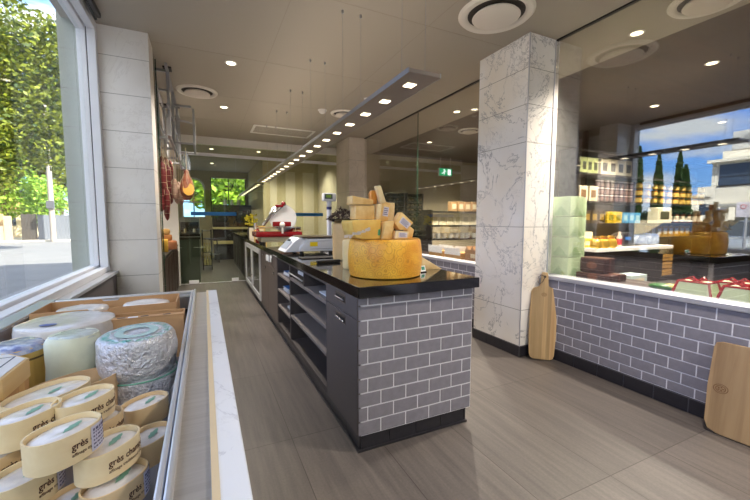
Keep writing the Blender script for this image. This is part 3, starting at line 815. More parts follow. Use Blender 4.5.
# open wooden oval with clear film
t = thing('cheese_tub', 'large open oval of thin pale veneer in front of the foil wheels', 'boxed cheese', (-.285, 1.035, BED+.002), D(36))
b = BM(); ring_wall(b, .088, .055, .133); obj('wood_band', b, wood_mat('tan veneer', srgb(226, 194, 154), srgb(210, 174, 134), 'x', 1, .5), t, smooth=True)
b = BM(); prism(b, oval_outline(.083, .05), .01, .09, bev=.003); obj('cheese', b, M_rind, t, smooth=True)
b = BM(); addb(b, .060, .064, -.036, -.033, .02, .134); obj('film_edge', b, P('clear film', srgb(220, 216, 220), .15, coat=.5), t)

# ---- foil wrapped wheels
def foil_mat():
    m, nt, out = new_mat('crumpled foil')
    bs = N(nt, 'ShaderNodeBsdfPrincipled'); bs.inputs['Metallic'].default_value = .55; bs.inputs['Roughness'].default_value = .34
    tc = N(nt, 'ShaderNodeTexCoord')
    sp = N(nt, 'ShaderNodeSeparateXYZ'); nt.links.new(tc.outputs['Object'], sp.inputs[0])
    ln = N(nt, 'ShaderNodeVectorMath', operation='LENGTH')
    cb = N(nt, 'ShaderNodeCombineXYZ'); nt.links.new(sp.outputs[0], cb.inputs[0]); nt.links.new(sp.outputs[1], cb.inputs[1]); nt.links.new(cb.outputs[0], ln.inputs[0])
    rp = N(nt, 'ShaderNodeValToRGB'); e = rp.color_ramp.elements
    e[0].position = .058; e[0].color = (0, 0, 0, 1); e[1].position = .062; e[1].color = (1, 1, 1, 1)
    q = e.new(.076); q.color = (1, 1, 1, 1); q = e.new(.080); q.color = (0, 0, 0, 1)
    nt.links.new(ln.outputs['Value'], rp.inputs[0])
    zz = N(nt, 'ShaderNodeMath', operation='GREATER_THAN'); zz.inputs[1].default_value = .096; nt.links.new(sp.outputs[2], zz.inputs[0])
    mu = N(nt, 'ShaderNodeMath', operation='MULTIPLY'); nt.links.new(rp.outputs[0], mu.inputs[0]); nt.links.new(zz.outputs[0], mu.inputs[1])
    no = N(nt, 'ShaderNodeTexNoise', i_Scale=60.0, i_Detail=3.0); nt.links.new(tc.outputs['Object'], no.inputs['Vector'])
    mk = N(nt, 'ShaderNodeMapRange', i_From_Min=.35, i_From_Max=.6); nt.links.new(no.outputs[0], mk.inputs[0])
    mu2 = N(nt, 'ShaderNodeMath', operation='MULTIPLY'); nt.links.new(mu.outputs[0], mu2.inputs[0]); nt.links.new(mk.outputs[0], mu2.inputs[1])
    mx = N(nt, 'ShaderNodeMix', data_type='RGBA'); mx.inputs[6].default_value = srgb(226, 226, 234); mx.inputs[7].default_value = srgb(120, 190, 176)
    nt.links.new(mu2.outputs[0], mx.inputs[0]); nt.links.new(mx.outputs[2], bs.inputs['Base Color'])
    vo = N(nt, 'ShaderNodeTexNoise', i_Scale=70.0, i_Detail=6.0, i_Distortion=1.2); nt.links.new(tc.outputs['Object'], vo.inputs['Vector'])
    bp = N(nt, 'ShaderNodeBump', i_Strength=1.0, i_Distance=.012); nt.links.new(vo.outputs[0], bp.inputs['Height']); nt.links.new(bp.outputs[0], bs.inputs['Normal'])
    nt.links.new(bs.outputs[0], out.inputs[0]); return m
M_foil = foil_mat()
def crinkle(amp, fr, sd):
    def f(co):
        n = noise.noise(co*fr+Vector((sd, 0, 0)))
        r = Vector((co.x, co.y, 0)); r = r.normalized() if r.length > 1e-5 else Vector((0, 0, 0))
        return co+r*n*amp+Vector((0, 0, noise.noise(co*fr*.6+Vector((0, sd, 3)))*amp*.8))
    return f
def wheel(name, label, x, y, z, r, h, m, amp=.003, cr=.012, lean=(0, 0), cat='cheese wheel', seg=56):
    t = thing(name, label, cat, (x, y, z)); t.rotation_euler = (lean[0], lean[1], 0)
    prof = [(0, 0), (r*.9, 0), (r-.004, .004), (r, cr)]+[(r+.002*math.sin(PI*k/6), cr+(h-2*cr)*k/6) for k in range(1, 6)]+[(r, h-cr), (r-.004, h-.004), (r*.9, h), (r*.6, h+.002), (r*.3, h+.001), (0, h)]
    b = BM(); lathe(b, prof, seg, fn=crinkle(amp, 28, x*9)); obj('rind', b, m, t, smooth=True)
    return t
t = wheel('cheese_round', 'upper foil wrapped cheese wheel, stacked on another beside the rail', -.170, 1.128, .832, .089, .103, M_foil, .004, lean=(.05, -.02))
b = BM(); lathe(b, [(.030, .1065), (.050, .1065)], 40); obj('film_print', b, P('faint teal print', srgb(176, 208, 208), .25), t)
t = wheel('cheese_round', 'lower foil wrapped cheese wheel carrying the upper one', -.168, 1.128, BED+.004, .090, .100, M_foil, .004)
b = BM(); tube(b, [(.0885*math.cos(a), .0885*math.sin(a), .097) for a in [D(q) for q in range(0, 360, 10)]], .0022, 6, closed=True); obj('film_edge', b, P('teal film edge', srgb(110, 180, 160), .3), t)
# green tinted round with a dark string
M_green = P('pale green waxed rind', srgb(220, 226, 208), .42, coat=.25, noise_amt=.14, noise_scale=14, bump=.5, bump_scale=24)
t = wheel('cheese_round', 'tall pale green round cheese with a dark string loop', -.317, 1.165, BED+.002, .058, .210, M_green, .003, .014)
b = BM(); lathe(b, [(0, .2125), (.03, .2135), (.049, .211), (.054, .205)], 40, fn=crinkle(.0025, 50, 4)); obj('film_top', b, P('frosty film top', srgb(206, 216, 214), .2, coat=.6, noise_amt=.2, noise_scale=70, bump=.6, bump_scale=70), t, smooth=True)
b = BM(); tube(b, [((.0622)*math.cos(D(-80+q)), (.0622)*math.sin(D(-80+q)), .04+.125*math.sin(min(1, q/95)*PI/2)) for q in range(0, 100, 6)], .0018, 6); obj('string', b, P('dark red string', srgb(78, 30, 34), .5), t)
# big flat white wrapped wheel
t = wheel('cheese_round', 'broad flat white wheel in clear wrap near the cardboard trays', -.430, 1.53, BED+.006, .135, .166, P('white rind in wrap', srgb(222, 218, 218), .25, coat=.6, noise_amt=.12, noise_scale=30, bump=.6, bump_scale=30), .004, .02)
b = BM(); prism(b, oval_outline(.022, .012, 24), 1.0*.1695, .1705, m=T(-.03, -.07, 0)); obj('blue_stamp', b, P('blue stamp', srgb(96, 108, 170), .5), t)
# round in a wooden box with blue printed film
t = thing('cheese_tub', 'round wooden tub with blue printed film beside the window rail', 'boxed cheese', (-.450, 1.205, BED+.001))
b = BM(); prism(b, [(.062*math.cos(2*PI*(i+.5)/14), .062*math.sin(2*PI*(i+.5)/14)) for i in range(14)], 0, .186, bev=.002); obj('wood_side', b, wood_mat('yellow pine side', srgb(226, 192, 112), srgb(206, 166, 84), 'z', 1, .5), t)
b = BM(); lathe(b, [(.0628, .156), (.0640, .158), (.0640, .1595), (.0628, .161)], 40); obj('hoop', b, P('dark wire hoop', srgb(110, 86, 50), .5), t)
b = BM(); lathe(b, [(0, .195), (.03, .1955), (.055, .192), (.0625, .184), (.0635, .176)], 40, fn=crinkle(.002, 45, 8)); obj('film_lid', b, P('blue printed film', srgb(214, 220, 238), .2, coat=.6, col2=srgb(112, 128, 190), noise_scale=34), t, smooth=True)
# octagonal pale wood box with label
t = thing('wooden_cheese_box', 'pale octagonal wooden box with a framed paper label on its lid', 'cheese box', (-.466, .985, BED+.042))
oc = [(-.104, -.07), (-.06, -.115), (.06, -.115), (.104, -.07), (.104, .05), (.055, .10), (-.055, .10), (-.104, .05)]
b = BM(); prism(b, [(x*.97, y*.97) for x, y in oc], 0, .118, bev=.001); obj('slat_body', b, wood_mat('poplar slats', srgb(214, 172, 112), srgb(194, 150, 92), 'z', 1, .5, ('Y', .026)), t)
b = BM(); prism(b, oc, .118, .160, bev=.002); lid = obj('lid', b, wood_mat('poplar lid', srgb(232, 200, 146), srgb(216, 180, 122), 'y', 1, .5), t)
b = BM(); prism(b, [(x*.94, y*.94) for x, y in oc], .1605, .1612); obj('paper_label', b, P('label paper', srgb(226, 224, 226), .45), lid)
b = BM()
for x0, x1, y0, y1 in ((-.07, .075, -.082, -.079), (-.07, .075, .066, .069), (.072, .075, -.08, .068), (-.07, -.067, -.08, .068)): addb(b, x0, x1, y0, y1, .1613, .1616)
for k in range(5): addb(b, -.04+.02*k, -.03+.02*k, -.004-.003*(k % 2), .004, .1613, .1616)
obj('label_print', b, P('dark label print', srgb(66, 70, 92), .5), lid)
b = BM(); prism(b, [(-.09, -.1), (.09, -.1), (.09, .085), (-.09, .085)], 0, .040)
tag(obj('wooden_riser', b, M_band, loc=(-.466, .985, BED+.0015)), 'plain wood block under the octagonal box', 'block')
# cardboard trays with white rounds
M_card = P('brown cardboard', srgb(196, 152, 108), .75, noise_amt=.08, noise_scale=40)
M_card_in = P('brown cardboard inside', srgb(150, 108, 72), .8)
def tray(label, x0, x1, y0, y1, z0, z1, notch=()):
    t = thing('cardboard_tray', label, 'cardboard tray', ((x0+x1)/2, (y0+y1)/2, z0))
    w, d, h = (x1-x0)/2, (y1-y0)/2, z1-z0; k = .004
    b = BM(); addb(b, -w, w, -d, d, 0, .004); obj('base', b, M_card_in, t)
    for s in (-1, 1):
        b = BM(); pts = [(-w, 0), (w, 0), (w, h)]
        for c in sorted(notch, reverse=True): pts += [(c+.034, h), (c+.026, h-.010), (c-.026, h-.010), (c-.034, h)]
        pts += [(-w, h)]
        front(b, pts, s*d-k/2, s*d+k/2); obj('long_side', b, M_card, t)
        b = BM(); addb(b, s*w-k/2, s*w+k/2, -d, d, 0, h); obj('short_side', b, M_card, t)
    return t
tray('long cardboard tray along the back rail holding two white rounds', -.585, -.118, 1.70, 1.90, BED+.001, .892, (-.03,))
wheel('cheese_round', 'white round cheese in the back tray toward the window', -.455, 1.80, BED+.006, .088, .150, M_rind, .002, .02, cat='cheese round')
wheel('cheese_round', 'white round cheese in the back tray toward the rail', -.235, 1.80, BED+.006, .088, .152, M_rind, .002, .02, cat='cheese round')
t = tray('cardboard carton with dark hand holes in its flap behind the foil wheels', -.330, -.082, 1.50, 1.60, BED+.001, .885)
b = BM(); addb(b, -.124, .124, -.052, -.022, .158, .162); obj('top_flap', b, M_card, t)
for x in (-.07, .0, .07):
    b = BM(); prism(b, oval_outline(.013, .006, 20), .1618, .1628, m=T(x, -.037, 0)); obj('hand_hole', b, MAT['black'], t)
b = BM(); addb(b, -.05, -.02, -.048, -.03, .1620, .1626); obj('paper_label', b, pap, t)
# slim wooden lath in the case
b = BM(); box(b, (0, 0, .02), (.012, .16, .04), .001)
o = obj('wooden_lath', b, M_band, loc=(-.084, .66, BED+.001), rot=(0, 0, D(-3))); tag(o, 'pale wooden lath standing between the boxes and the steel rail', 'lath')
# ------------------------------------------------------------------ on the worktop
def rind_mat():
    m, nt, out = new_mat('golden dotted rind')
    b = N(nt, 'ShaderNodeBsdfPrincipled'); b.inputs['Roughness'].default_value = .42; b.inputs['Coat Weight'].default_value = .15
    tc = N(nt, 'ShaderNodeTexCoord')
    no = N(nt, 'ShaderNodeTexNoise', i_Scale=11.0, i_Detail=6.0); nt.links.new(tc.outputs['Object'], no.inputs['Vector'])
    mx = N(nt, 'ShaderNodeMix', data_type='RGBA'); mx.inputs[6].default_value = srgb(250, 194, 68); mx.inputs[7].default_value = srgb(228, 154, 38)
    mr = N(nt, 'ShaderNodeMapRange', i_From_Min=.35, i_From_Max=.68); nt.links.new(no.outputs[0], mr.inputs[0]); nt.links.new(mr.outputs[0], mx.inputs[0])
    vo = N(nt, 'ShaderNodeTexVoronoi', feature='F1', i_Scale=22.0); nt.links.new(tc.outputs['Object'], vo.inputs['Vector'])
    s1 = N(nt, 'ShaderNodeMath', operation='MULTIPLY'); s1.inputs[1].default_value = 26.0; nt.links.new(vo.outputs['Distance'], s1.inputs[0])
    s2 = N(nt, 'ShaderNodeMath', operation='SINE'); nt.links.new(s1.outputs[0], s2.inputs[0])
    s3 = N(nt, 'ShaderNodeMapRange', i_From_Min=.55, i_From_Max=1.0, i_To_Max=.6); nt.links.new(s2.outputs[0], s3.inputs[0])
    m2 = N(nt, 'ShaderNodeMix', data_type='RGBA'); m2.inputs[7].default_value = srgb(184, 112, 34)
    nt.links.new(mx.outputs[2], m2.inputs[6]); nt.links.new(s3.outputs[0], m2.inputs[0])
    nt.links.new(m2.outputs[2], b.inputs['Base Color'])
    bp = N(nt, 'ShaderNodeBump', i_Strength=.25, i_Distance=.002); nt.links.new(s2.outputs[0], bp.inputs['Height']); nt.links.new(bp.outputs[0], b.inputs['Normal'])
    nt.links.new(b.outputs[0], out.inputs[0]); return m
M_rindY = rind_mat()
M_wedge = P('hard cheese in film', srgb(238, 204, 140), .3, coat=.4, col2=srgb(218, 170, 96), noise_scale=16, bump=.15, bump_scale=30)
M_wedgeP = P('pale hard cheese in film', srgb(238, 218, 174), .3, coat=.4, col2=srgb(222, 190, 134), noise_scale=14, bump=.15, bump_scale=30)
M_wedgeO = P('orange rind', srgb(226, 150, 58), .4, coat=.3, noise_amt=.15, noise_scale=20)
M_wlab = P('lilac white label', srgb(214, 208, 222), .4)
M_wink = P('label lettering', srgb(110, 108, 140), .5)
r = .229
t = thing('parmesan_cheese', 'huge golden cheese wheel with dotted rind at the end of the black worktop', 'cheese wheel', (1.009, 1.992, TOPZ))
b = BM(); lathe(b, [(0, 0), (r*.9, 0), (r*.955, .006), (r*.975, .03), (r*.995, .08), (r, .115), (r*.993, .15), (r*.97, .195), (r*.945, .218), (r*.92, .225), (r*.6, .228), (0, .228)], 96)
obj('rind', b, M_rindY, t, smooth=True)
b = BM(); lathe(b, [(r*.90, .2275), (r*.80, .2285)], 64); obj('top_edge_band', b, P('worn rind band', srgb(206, 150, 70), .5), t)
def wedge(label, pts, y0, y1, m, lab=None, green=None, name='cheese_wedge', group=None, tilt=0):
    xs = [p[0] for p in pts]; zs = [p[1] for p in pts]
    cx = sum(xs)/len(xs); z0 = min(zs); cy = (y0+y1)/2
    t = thing(name, label, 'cheese wedge', (cx, cy, z0), tilt, group)
    b = BM(); front(b, [(x-cx, z-z0) for x, z in pts], y0-cy, y1-cy, bev=.005); obj('cheese', b, m, t, smooth=True)
    if lab:
        q = [(x-cx, z-z0) for x, z in lab]
        b = BM(); front(b, q, y0-cy-.0012, y0-cy-.0004); l = obj('paper_label', b, M_wlab, t)
        b = BM()
        A, B, C_, D_ = [Vector((x, z)) for x, z in q]
        for k in range(4):
            f0 = .16+.2*k; f1 = f0+.09
            e = .9-.12*(k % 2)
            P0 = A.lerp(D_, f0).lerp(B.lerp(C_, f0), .1); P1 = A.lerp(D_, f0).lerp(B.lerp(C_, f0), e); P2 = A.lerp(D_, f1).lerp(B.lerp(C_, f1), e); P3 = A.lerp(D_, f1).lerp(B.lerp(C_, f1), .1)
            front(b, [tuple(P0), tuple(P1), tuple(P2), tuple(P3)], y0-cy-.0018, y0-cy-.0010)
        obj('label_print', b, M_wink, l)
    if green:
        b = BM(); front(b, [(x-cx, z-z0) for x, z in green], y0-cy-.0012, y0-cy-.0004); obj('green_sticker', b, P('green sticker', srgb(60, 140, 96), .4), t)
    return t
Z1 = 1.1285
half = wedge('wide half round of yellow cheese lying on the huge wheel, pale marks on its rind', [(.738, 1.236), (.738, 1.222), (.744, 1.180), (.758, 1.143), (.800, Z1), (.912, Z1), (.914, 1.240)], 1.855, 2.03, M_wedge,
             green=[(.893, 1.150), (.908, 1.150), (.909, 1.185), (.896, 1.183)])
half.children[0].data.materials[0] = P('yellow cut cheese with bloom', srgb(240, 204, 112), .32, coat=.35, col2=srgb(226, 172, 74), noise_scale=9, bump=.12, bump_scale=30)
b = BM()
rr = random.Random(3)
for k in range(16):
    x = .74+.0095*k; z = 1.150+.034*(k/15)**1.6+rr.uniform(-.006, .006)
    box(b, (x-.8437, -.0880, z-Z1), (.013, .0012, rr.uniform(.008, .02)), 0, m=RY(0))
obj('bloom_mark', b, P('pale lilac bloom', srgb(222, 210, 206), .5), half)
wedge('square block of cheese standing on the half round', [(.765, 1.240), (.886, 1.2405), (.884, 1.322), (.768, 1.320)], 1.88, 1.965, M_wedge)
wedge('flat wide cheese slab topping the square block', [(.742, 1.322), (.872, 1.323), (.874, 1.352), (.745, 1.372)], 1.87, 1.96, M_wedge)
wedge('small orange rinded stub at the upper middle of the cheese heap', [(.884, 1.330), (.922, 1.330), (.924, 1.398), (.914, 1.411), (.892, 1.410), (.883, 1.395)], 1.925, 1.965, M_wedgeO)
wedge('topmost thin pale cheese wedge leaning at the peak of the heap', [(.930, 1.330), (.966, 1.341), (.931, 1.437), (.898, 1.432)], 1.89, 1.922, M_wedgeP)
wedge('thin upright cheese slice with creamy cut face in mid heap', [(.893, 1.242), (.918, 1.242), (.932, 1.330), (.900, 1.328)], 1.875, 1.905, M_wedgeP)
wedge('tall cheese piece with a lilac label in the middle of the heap', [(.925, 1.229), (.990, 1.229), (1.008, 1.335), (.962, 1.351), (.948, 1.350)], 1.912, 1.960, M_wedge, lab=[(.950, 1.262), (.986, 1.258), (.994, 1.312), (.962, 1.318)])
wedge('pale upright cheese piece behind the labelled tall one', [(1.005, Z1), (1.068, Z1), (1.075, 1.345), (1.030, 1.345)], 1.985, 2.035, M_wedgeP)
wedge('broad cheese block under the labelled tall piece', [(.925, Z1), (1.0, Z1), (.998, 1.227), (.926, 1.227)], 1.915, 1.98, M_wedge)
wedge('upright rind faced block beside the half round on the wheel', [(.915, Z1), (.973, Z1), (.990, 1.236), (.928, 1.226)], 1.832, 1.905, M_wedge)
wedge('tilted cheese wedge with a lilac label leaning over the lower blocks', [(1.045, 1.178), (1.098, 1.178), (1.140, 1.222), (1.058, 1.286), (1.012, 1.218)], 1.870, 1.93, M_wedge, lab=[(1.040, 1.225), (1.094, 1.185), (1.122, 1.214), (1.064, 1.258)])
wedge('low labelled cheese block lying at the front rim of the wheel', [(.988, Z1), (1.078, Z1), (1.082, 1.172), (.996, 1.176)], 1.822, 1.865, M_wedgeP, lab=[(1.010, 1.138), (1.066, 1.136), (1.068, 1.164), (1.012, 1.166)])
wedge('small cheese offcut at the outer end of the heap', [(1.105, Z1), (1.152, Z1), (1.165, 1.180), (1.118, 1.212)], 1.90, 1.95, M_wedge)
# wedge and price ticket behind the wheel
t = thing('cheese_wedge', 'single pale cheese wedge lying on the worktop behind the huge wheel', 'cheese wedge', (1.395, 2.10, TOPZ), -.15)
b = BM(); front(b, [(-.09, 0), (.10, 0), (.085, .006), (-.05, .085), (-.09, .09)], -.035, .035, bev=.003); obj('cheese', b, M_wedgeP, t, smooth=True)
b = BM(); addb(b, -.092, -.088, -.034, .034, .004, .085, 0); obj('rind', b, M_wedgeO, t)
t = thing('price_ticket', 'small white ticket with green print on the worktop by the huge wheel', 'price ticket', (1.275, 1.965, TOPZ), .3)
b = BM(); box(b, (0, 0, .022), (.055, .002, .044), m=RX(-.25)); obj('card', b, pap, t)
b = BM(); box(b, (.004, -.0015, .026), (.03, .001, .022), m=RX(-.25)); obj('green_print', b, P('green print', srgb(70, 150, 130), .5), t)
b = BM(); box(b, (0, .006, .003), (.05, .03, .006)); obj('foot', b, MAT['black'], t)
# pale rounds behind with dark bowl on top
wheel('cheese_round', 'pale cheese drum behind the huge wheel carrying the black bowl', 1.10, 2.90, TOPZ+.001, .118, .31, P('cream cheese drum', srgb(210, 176, 124), .5, noise_amt=.1, noise_scale=14), .003, .016, cat='cheese round')
wheel('cheese_round', 'narrow cream cheese round peeping out between drum and huge wheel', .918, 2.345, TOPZ+.001, .055, .20, P('cream rind', srgb(236, 212, 156), .45, noise_amt=.08, noise_scale=14), .002, .012, cat='cheese round')
t = thing('bowl', 'black oval bowl heaped with dark dried pieces on the pale drum', 'bowl', (1.065, 2.90, 1.2135))
b = BM(); lathe(b, [(0, 0), (.06, 0), (.10, .012), (.145, .034), (.141, .037), (.095, .018), (0, .010)], 32, sx=1, sy=.8); obj('dish', b, P('glossy black dish', srgb(40, 34, 40), .12, coat=.6), t, smooth=True)
b = BM(); rr = random.Random(11)
for k in range(260):
    a = rr.uniform(0, 2*PI); q = math.sqrt(rr.random()); x = .13*q*math.cos(a); y = .10*q*math.sin(a); z = .028+.125*(1-q)**.8*rr.uniform(.6, 1.0)
    box(b, (0, 0, 0), (rr.uniform(.018, .034), .006, .004), m=T(x, y, z) @ RZ(rr.uniform(0, 6.3)) @ RY(rr.uniform(-.6, .6)))
o = obj('dried_piece', b, P('dark dried flakes', srgb(72, 40, 34), .55, col2=srgb(38, 22, 22), noise_scale=60), t); o['kind'] = 'stuff'
# knife
t = thing('knife', 'black handled knife lying on the worktop between scale and huge wheel', 'knife', (.86, 2.72, TOPZ), .12)
b = BM(); box(b, (.02, 0, .012), (.20, .032, .022), .006); obj('handle', b, MAT['black'], t, smooth=True)
b = BM(); prism(b, [(-.08, -.014), (-.08, .014), (-.20, .006), (-.215, -.006)], .010, .0125); obj('blade', b, MAT['chrome'], t)
# ---- scale
M_sc = P('white scale plastic', srgb(226, 228, 236), .35)
t = thing('counter_scale', 'white shop scale with slanted keypad and yellow sticker on the worktop', 'scale', (.945, 3.72, TOPZ))
b = BM(); front(b, [(-.085, .028), (.205, .022), (.215, .125), (.205, .142), (-.02, .142), (-.085, .06)], -.17, .17, bev=.008); obj('housing', b, M_sc, t, smooth=True)
b = BM(); front(b, [(-.205, .022), (-.075, .022), (-.012, .146), (-.085, .150), (-.11, .13)], -.15, .15, bev=.006); kp = obj('keypad_console', b, M_sc, t, smooth=True)
b = BM(); box(b, (0, 0, 0), (.085, .22, .004), m=T(-.158, 0, .082) @ RY(D(-52))); obj('keypad', b, P('grey keypad', srgb(150, 160, 178), .4), kp)
b = BM(); box(b, (0, .02, .002), (.02, .10, .004), m=T(-.128, 0, .122) @ RY(D(-52))); obj('display', b, P('dark lcd', srgb(58, 66, 78), .2), kp)
b = BM(); addb(b, .0, .063, -.1725, -.1705, .072, .112); obj('sticker', b, P('yellow sticker', srgb(246, 214, 20), .4), t)
b = BM(); addb(b, .0, .19, -.1718, -.1700, .045, .05); addb(b, .0, .19, -.1718, -.17, .118, .122); obj('side_groove', b, P('scale groove', srgb(160, 162, 172), .5), t)
b = BM(); box(b, (.085, 0, .156), (.30, .35, .012), .004); obj('weighing_plate', b, P('weighing plate', srgb(118, 108, 98), .28, .8), t)
for sx in (-.06, .19):
    for sy in (-.13, .13):
        b = BM(); cyl(b, (sx, sy, .013), .018, .026, 14); obj('foot', b, MAT['black'], t)
b = BM(); cyl(b, (.285, .20, .27), .023, .54, 16); addb(b, .20, .305, .16, .24, 0, .03, .004); obj('pole', b, P('pole plastic', srgb(198, 202, 216), .35), t, smooth=True)
b = BM(); box(b, (.285, .20, .555), (.13, .055, .085), .012); h = obj('display_head', b, M_sc, t, smooth=True)
b = BM(); box(b, (.272, .171, .56), (.075, .004, .05)); obj('bezel', b, P('dark bezel', srgb(84, 92, 92), .3), h)
b = BM(); box(b, (.272, .1685, .562), (.048, .003, .026)); obj('screen', b, P('green lcd', srgb(132, 170, 60), .3), h)
b = BM(); cyl(b, (.285, .20, .44), .0245, .03, 16); obj('pole_badge', b, P('navy badge', srgb(48, 52, 110), .4), t, smooth=True)
t.scale = (1.22, 1.22, 1.08)
# dark tray under the scale
b = BM(); box(b, (0, 0, .004), (.30, .16, .008), .003)
tag(obj('chopping_mat', b, MAT['black'], loc=(.90, 3.14, TOPZ)), 'thin black mat on the worktop before the scale', 'mat')
# ---- slicer
M_red = P('red enamel', srgb(118, 10, 18), .22, coat=.5)
t = thing('meat_slicer', 'red and chrome meat slicer with round blade guard near the far end of the worktop', 'meat slicer', (.885, 5.15, TOPZ))
for sx in (-.15, .15):
    for sy in (-.12, .12):
        b = BM(); cyl(b, (sx, sy, .02), .022, .04, 14); obj('foot', b, MAT['black'], t)
b = BM(); addb(b, -.19, .24, -.16, .16, .04, .10, .012); obj('base_box', b, P('cream enamel', srgb(216, 204, 176), .3, coat=.4), t, smooth=True)
b = BM(); addb(b, -.25, .30, -.2, .18, .10, .165, .014); obj('red_bed', b, M_red, t, smooth=True)
b = BM(); addb(b, -.24, .28, -.20, -.06, .205, .222, .004); addb(b, -.26, -.235, -.2, -.06, .19, .27, .004); obj('sliding_carriage', b, MAT['chrome'], t)
b = BM(); addb(b, -.06, .16, -.225, -.19, .225, .285, .01); obj('red_fence', b, M_red, t, smooth=True)
b = BM(); sph(b, (.05, -.235, .25), .032, 16, 10); cyl(b, (.05, -.235, .195), .012, .1, 12); obj('pusher_knob', b, P('white knob', srgb(226, 222, 216), .25, coat=.4), t, smooth=True)
b = BM(); lathe(b, [(0, -.02), (.12, -.02), (.165, -.012), (.172, 0), (.16, .012), (.06, .02), (0, .02)], 40, m=T(.10, -.02, .335) @ RY(D(8)) @ RX(D(78))); bl = obj('blade_guard', b, P('polished pale blade guard', srgb(222, 224, 230), .2, .35, coat=.4), t, smooth=True)
b = BM(); lathe(b, [(.13, -.026), (.15, -.022), (.15, -.018), (.13, -.02)], 40, m=T(.10, -.02, .335) @ RY(D(8)) @ RX(D(78))); obj('blade_rim', b, MAT['steel_dull'], bl, smooth=True)
b = BM(); tube(b, [(-.15, -.06, .24), (-.05, -.06, .36), (.08, -.05, .485), (.13, -.04, .50)], .022, 10, rad=[.02, .024, .024, .018]); obj('sharpener_arm', b, MAT['chrome'], t, smooth=True)
b = BM(); sph(b, (.10, -.06, .505), .03, 14, 8); addb(b, 0, .1, -.08, -.05, .46, .49, .008); obj('red_grip', b, M_red, t, smooth=True)
b = BM(); addb(b, .16, .24, .0, .14, .165, .36, .02); obj('motor_housing', b, M_red, t, smooth=True)
t.scale = (1.12, 1.12, 1.12)
# jars by the slicer
jar0 = None
M_jar = P('amber preserve in glass', srgb(120, 78, 44), .12, coat=.6)
M_jlab = P('cream jar label', srgb(226, 214, 186), .5)
M_jlid = P('black jar lid', srgb(46, 40, 38), .35)
k = 0
for lay in range(2):
    for i in range(2):
        t = thing('preserve_jar', ['jar at the bottom of the small stack behind the scale, nearer the slicer', 'bottom jar of the small stack behind the scale, away from the slicer', 'upper jar of the small stack behind the scale, nearer the slicer', 'upper jar of the small stack behind the scale, away from the slicer'][k], 'jar', (1.27+.09*i, 5.75, TOPZ+.11*lay), 0, 'jars stacked behind the scale'); k += 1
        b = BM(); lathe(b, [(0, 0), (.036, 0), (.040, .006), (.040, .074), (.034, .083), (0, .083)], 20); obj('glass_body', b, M_jar, t, smooth=True)
        b = BM(); lathe(b, [(.0404, .016), (.0404, .066)], 20); obj('paper_label', b, M_jlab, t, smooth=True)
        b = BM(); cyl(b, (0, 0, .094), .037, .021, 20); obj('lid', b, M_jlid, t, smooth=True)
# packages and bottles behind the slicer
for x, y, w, h, c, l in ((.86, 6.3, .16, .14, srgb(222, 190, 120), 'yellow food carton on the worktop beyond the slicer'), (.88, 6.65, .18, .24, srgb(214, 180, 96), 'taller straw yellow carton behind the slicer'), (.80, 7.05, .1, .2, srgb(226, 220, 206), 'white carton at the far end of the worktop')):
    t = thing('food_carton', l, 'carton', (x, y, TOPZ))
    b = BM(); box(b, (0, 0, h/2), (w, .12, h), .004); obj('carton_body', b, P('carton '+l, c, .5), t)
    b = BM(); box(b, (0, -.0605, h*.55), (w*.7, .002, h*.45)); obj('paper_label', b, M_jlab, t)
t = thing('vinegar_bottle', 'red capped bottle at the aisle edge behind the slicer', 'bottle', (.76, 5.95, TOPZ))
b = BM(); lathe(b, [(0, 0), (.036, 0), (.038, .006), (.038, .14), (.028, .18), (.014, .2), (.014, .245), (0, .245)], 18); obj('glass_body', b, P('dark red bottle', srgb(120, 30, 30), .15, coat=.5), t, smooth=True)
b = BM(); lathe(b, [(.0384, .04), (.0384, .12)], 18); obj('paper_label', b, M_jlab, t, smooth=True)
t = thing('potted_plant', 'bunch of yellow flowers in a dark vase at the far end of the island', 'potted plant', (.82, 7.4, TOPZ))
b = BM(); lathe(b, [(0, 0), (.05, 0), (.075, .08), (.06, .17), (.045, .2), (.05, .22), (.04, .22), (.035, .2)], 20); obj('vase', b, P('dark vase', srgb(44, 38, 34), .3), t, smooth=True)
b = BM(); rr = random.Random(5)
for k in range(60):
    a = rr.uniform(0, 6.3); q = rr.uniform(.01, .12); z = .25+rr.uniform(0, .2)
    sph(b, (q*math.cos(a), q*math.sin(a), z), rr.uniform(.012, .024), 8, 6)
obj('blossom', b, P('yellow blossom', srgb(226, 214, 60), .6), t)
b = BM()
for k in range(14):
    a = k*.9; tube(b, [(0, 0, .18), (.04*math.cos(a), .04*math.sin(a), .26), (.09*math.cos(a), .09*math.sin(a), .36)], .003, 5)
obj('stem', b, P('green stem', srgb(70, 96, 40), .6), t)

# ------------------------------------------------------------------ cutting boards against the right wall
M_bd = wood_mat('oak board', srgb(198, 168, 122), srgb(162, 128, 86), 'z', .8, .5, ('X', .032))
M_burn = P('burnt emblem', srgb(112, 78, 46), .7)
def emblem(b, x, y, z, r, m):
    n = 20
    for k in range(2):
        R0 = r*(1-.3*k); R1 = R0-r*.12
        for i in range(n):
            a0, a1 = 2*PI*i/n, 2*PI*(i+1)/n
            q = [m @ Vector((x+R*math.cos(a), y, z+R*math.sin(a)*.8)) for R, a in ((R0, a0), (R0, a1), (R1, a1), (R1, a0))]
            b.faces.new([b.verts.new(v) for v in q])
    for i in range(5):
        a = 2*PI*i/5
        q = [m @ Vector((x+rr_*math.cos(a+da), y, z+rr_*.8*math.sin(a+da))) for rr_, da in ((r*.1, 0), (r*.35, .4), (r*.55, 0), (r*.35, -.4))]
        b.faces.new([b.verts.new(v) for v in q])
